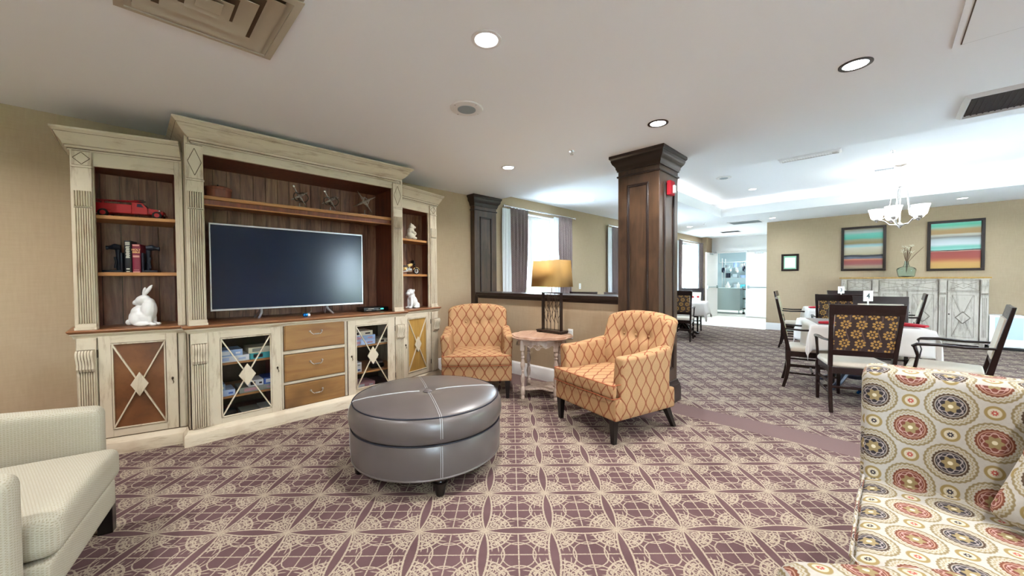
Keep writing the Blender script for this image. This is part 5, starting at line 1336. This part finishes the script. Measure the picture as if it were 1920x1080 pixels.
# ------------------------------------------------------------ ceiling fittings
def downlight(x, y, z, label, power, col, r=.066, on=True, dark=False):
    t = thing('downlight', label, 'ceiling light', (x, y, z), 0, 'recessed downlights')
    MB('espresso_trim' if dark else 'trimw').lathe([(r+.018, .0), (r+.018, -.004), (r, -.006), (r-.006, 0)], 32).build('trim_ring', t)
    MB('lampon').lathe([(0, -.003), (r-.004, -.003), (r-.004, 0), (0, 0)], 28).build('lens', t)
    if power: area('downlight_lamp', (x, y, z-.012), (0, 0, 0), r*1.8, power, col, spread=150)
PL_, PD_ = 13, 4
for (x, y, z, lb, p_, dk) in ((1.412, 1.588, ZL, 'recessed downlight over the ottoman area, largest in view', PL_, False), (3.21, .147, ZL, 'recessed downlight with dark ring, near the ceiling access panel', PL_, True), (3.205, 1.40, ZL, 'recessed downlight with dark ring, just before the column top', PL_, True),
    (3.184, 3.204, ZL, 'recessed downlight on the lounge ceiling towards the pilaster', PL_, False), (5.976, 3.872, ZD, 'unlit-looking ceiling light over the window-side aisle', 8, False), (11.07, 3.918, ZD, 'bright downlight in front of the far window', PD_, False), (13.62, 3.30, ZD, 'downlight beside the dark ceiling vent by the double doors', PD_, False), (10.95, 1.952, ZD, 'downlight near the corner of the tan wall', PD_, False), (9.0, 1.95, 3.17, 'downlight in the raised ceiling near its corner', PD_, False)):
    downlight(x, y, z, lb, p_, WARM if z == ZL else COOL, dark=dk)
for (x, y) in ((-1.2, 1.6), (-1.2, 3.4), (-1.2, -.8), (1.4, -.8), (1.4, -2.6), (-1.2, -2.6), (3.3, -2.2)): downlight(x, y, ZL, 'recessed lounge downlight beyond the view', PL_, WARM)
for (x, y) in ((6.8, -2.6), (8.8, -2.4), (10.8, -1.0), (6.8, 1.6)): downlight(x, y, 3.17 if 5.6 < x < 9.9 else ZD, 'recessed dining ceiling light beyond the view', PD_, COOL)
def diffuser(x, y, z, s, label):
    t = thing('ceiling_diffuser', label, 'air vent', (x, y, z-.018), 0)
    b = MB('grey'); h = s/2; b.box(-h, h, -h, h, .016, .018)
    b.sweep([(-h, -h), (h, -h), (h, h), (-h, h)], [(-.035, 0), (0, 0), (0, -.006), (-.03, -.012), (-.035, -.012)], True); b.build('outer_frame', t)
    b = MB('grey')
    for k in (.80, .52, .26):
        q = h*k; b.sweep([(-q, -q), (q, -q), (q, q), (-q, q)], [(.002, -.012), (.002, -.009), (-h*.20, .016), (-h*.20, .013)], True)
    b.sweep([(-h, -h), (h, -h), (h, h), (-h, h)], [(-.03, -.006), (-h*.19, .004), (-h*.19, .008), (-.03, -.002)], True)
    b.box(-h*.15, h*.15, -h*.15, h*.15, -.01, -.006); b.build('louvre_cone', t); MB('glaze').box(-h+.02, h-.02, -h+.02, h-.02, .012, .0155).build('throat', t)  # dark plate behind the louvres stands in for the shade in their gaps
b = diffuser(.285, 2.29, ZL, .64, 'square louvred air vent in the lounge ceiling')
def vent_rect(x0, x1, y0, y1, z, mat, label, dz=.03, fw=.035):
    t = thing('return_vent', label, 'air vent', ((x0+x1)/2, (y0+y1)/2, z)); w, h = (x1-x0)/2, (y1-y0)/2
    MB('trimw').sweep([(-w, -h), (w, -h), (w, h), (-w, h)], [(0, 0), (0, -.006), (-fw+.01, -dz), (-fw, -dz), (-fw, 0)], True).build('frame', t)
    b = MB(mat); b.box(-w+fw, w-fw, -h+fw, h-fw, -.008, -.002)
    n = int((y1-y0)/.035)
    for i in range(n): yy = -h+fw+(2*h-2*fw)*(i+.5)/n; b.box(-w+fw, w-fw, yy-.004, yy+.004, -.014, -.008)
    b.build('filter', t)
vent_rect(4.72, 5.33, -1.45, -.44, ZD, 'grille', 'dark filter return vent with white frame in the dining soffit')
vent_rect(9.95, 10.45, 2.45, 3.05, ZD, 'greyfilter', 'grey return vent in the ceiling near the corridor') if False else vent_rect(10.95, 11.5, 2.22, 2.95, ZD, 'greyfilter', 'grey return vent in the ceiling at the corridor mouth', .012)
vent_rect(12.95, 13.4, 3.15, 3.75, ZD, 'grille', 'dark vent in the corridor ceiling before the double doors', .012)
vent_rect(7.05, 7.27, .46, 1.20, 3.17, 'trimw', 'white slot air vent in the raised ceiling', .02)
vent_rect(8.78, 9.0, -.12, .18, 3.17, 'greyfilter', 'small white slotted vent beside the chandelier canopy', .02)
def speaker(x, y, z, label):
    t = thing('ceiling_speaker', label, 'speaker', (x, y, z)); MB('trimw').lathe([(0, 0), (.128, 0), (.124, -.008), (.10, -.012), (.072, -.012), (.072, -.008), (0, -.008)], 32).build('ring', t); MB('greyfilter').lathe([(0, -.0085), (.070, -.0085), (.070, -.014), (0, -.014)], 28).build('grille', t)
    b = MB('nickel')
    for k in range(4): a = k*pi/2; b.ball(.112*cos(a), .112*sin(a), -.0105, .004)
    b.build('screw', t)
speaker(1.861, 2.328, ZL, 'round white ceiling speaker above the media cabinet side of lounge'); speaker(7.6, 2.1, 3.17, 'round white speaker in the raised dining ceiling')
def sprinkler(x, y, z, label):
    t = thing('sprinkler_head', label, 'sprinkler', (x, y, z), 0, 'ceiling sprinkler heads'); MB('nickel').lathe([(0, 0), (.028, 0), (.026, -.006), (.008, -.01), (.007, -.03), (.018, -.034), (.018, -.038), (0, -.038)], 16).build('head', t)
sprinkler(3.249, 2.331, ZL, 'sprinkler head on the lounge ceiling near the column'); sprinkler(7.75, -.06, 3.17, 'sprinkler head in the raised ceiling before the chandelier'); sprinkler(10.6, 3.39, ZD, 'sprinkler head near the raised ceiling corner'); sprinkler(13.63, 4.14, ZD, 'sprinkler head near the far window')
t = thing('access_panel', 'square white ceiling access panel with dark edge line', 'access panel', (3.02, -.62, ZL-.001))
b = MB('ceilw'); b.box(-.36, .36, -.36, .36, -.006, 0).build('surround', t); b = MB('ceilw'); b.box(-.325, .325, -.325, .325, -.010, -.006).build('panel', t); b = MB('glaze')
for (p, q, r, s_) in ((-.33, .33, -.33, -.325), (-.33, .33, .325, .33), (-.33, -.325, -.33, .33), (.325, .33, -.33, .33)): b.box(p, q, r, s_, -.0085, -.005)
b.build('gap_line', t)

# ------------------------------------------------------------ kitchen beyond the open door
t = thing('steel_cabinet', 'stainless steel counter cabinet inside the kitchen doorway', 'kitchen cabinet', (16.2, 4.55, 0))
MB('steel').box(-.35, .35, -.75, .35, .14, .94).build('body', t, bevel=.004); MB('steel').box(-.37, .37, -.77, .37, .94, .97).build('worktop', t, bevel=.003)
for x in (-.3, .3):
    for y in (-.7, .3): MB('steel').tube([(x, y, 0), (x, y, .14)], .02, 8).build('leg', t)
t = thing('wire_shelving', 'tall chrome wire shelving at the back of the kitchen', 'shelving', (18.4, 4.3, 0))
for x in (-.22, .22):
    for y in (-.75, .75): MB('nickel').tube([(x, y, 0), (x, y, 2.2)], .014, 8).build('post', t)
for z in (.3, .9, 1.35, 1.8):
    b = MB('nickel')
    for x in (-.22, 0, .22): b.tube([(x, -.75, z), (x, .75, z)], .008, 5)
    for i in range(16): b.tube([(-.22, -.75+i*.1, z), (.22, -.75+i*.1, z)], .004, 4)
    b.build('wire_shelf', t)
random.seed(21)
KC = ['steel', 'white', 'navy', 'greyfilter', 'nickel', 'bxt', 'bxb']
pos = ('far left', 'left', 'middle', 'right', 'far right'); lev = {.9: 'low', 1.35: 'middle', 1.8: 'top'}
for z in (.9, 1.35, 1.8):
    for i in range(5):
        y = 4.3+.58-i*.29; k = (i+int(z*10)) % 3; mt = random.choice(KC); b = MB(mt)
        if k == 0: b.lathe([(0, 0), (.09, 0), (.12, .10), (.125, .11), (.115, .11), (.085, .01), (0, .008)], 18)
        elif k == 1: b.lathe([(0, 0), (.09, 0), (.09, .2), (.095, .205), (.085, .205), (.082, .01), (0, .01)], 18).tube([(0, -.09, .17), (0, -.13, .16), (0, -.13, .1), (0, -.09, .08)], .008, 6)
        else: b.rbox(-.11, .11, -.09, .09, 0, .16, .015, 2)
        nm = ('mixing_bowl', 'stock_pot', 'storage_bin')[k]; tag(b.build(nm, loc=(18.4, y, z+.01)), '%s on the %s wire shelf in the kitchen, %s' % (nm.replace('_', ' '), lev[z], pos[i]), nm.replace('_', ' '), 'kitchenware on the wire shelving')
for i, (y, h) in enumerate(((4.25, .24), (3.9, .22), (4.75, .2))):
    o = MB('white').lathe([(0, 0), (.05, 0), (.052, h*.6), (.02, h*.8), (.02, h), (0, h)], 16).build('squeeze_bottle', loc=(16.0, y, .97)); tag(o, 'white bottle on the steel kitchen cabinet, %s' % ('in the middle', 'nearest the cart', 'nearest the open door leaf')[i], 'bottle', 'white bottles on the kitchen cabinet')
t = thing('utility_cart', 'black three-shelf utility cart in the kitchen doorway', 'cart', (16.3, 3.54, 0))
for z in (.18, .55, .90): MB('blackplastic').rbox(-.28, .28, -.22, .22, z, z+.05, .015, 2).build('shelf', t)
for x in (-.25, .25):
    for y in (-.19, .19): MB('steel').box(x-.02, x+.02, y-.02, y+.02, .08, .92).build('post', t); MB('blackrubber').ball(x, y, .045, .02, .045, .045, 12, 8).build('caster', t)
MB('blackplastic').tube([(-.28, .2, .93), (-.38, .2, 1.02), (-.38, -.2, 1.02), (-.28, -.2, .93)], .015, 8).build('handle', t)
t = thing('wall_rack', 'hanging pot rack with pans on the kitchen wall', 'pot rack', (17.2, 4.1, 2.0)); MB('nickel').tube([(0, -.7, 0), (0, .8, 0)], .012, 8).tube([(0, -.7, 0), (0, -.7, .8)], .008, 6).tube([(0, .8, 0), (0, .8, .8)], .008, 6).build('rail', t)
for i in range(6):
    y = -.6+i*.25; o = MB(('nickel', 'steel', 'navy')[i % 3]).at(0, y, -.28-.04*(i % 2), 0, pi/2).lathe([(0, -.03), (.10, -.03), (.115, .03), (.11, .03), (.095, -.025), (0, -.025)], 18).at().tube([(0, y, -.18), (0, y, 0)], .008, 6).build('frying_pan', loc=(17.2, 4.1, 2.0)); tag(o, 'pan hanging from the kitchen rack, %s counted from the cart side' % ('first', 'second', 'third', 'fourth', 'fifth', 'sixth')[i], 'pan', 'pans on the kitchen rack')
area('kitchen_lamp', (16.6, 3.9, 2.78), (0, 0, 0), 1.2, 60, (.80, .95, 1.0), .6, 'RECTANGLE')
MT['kitlamp'] = emit('kitchen_panel_light', 'eaf8ff', 1.)
tag(MB('kitlamp').box(-.6, .6, -.3, .3, -.012, 0).build('kitchen_ceiling_panel', loc=(16.6, 3.9, 2.8)), 'bright rectangular ceiling panel light in the kitchen', 'ceiling light')
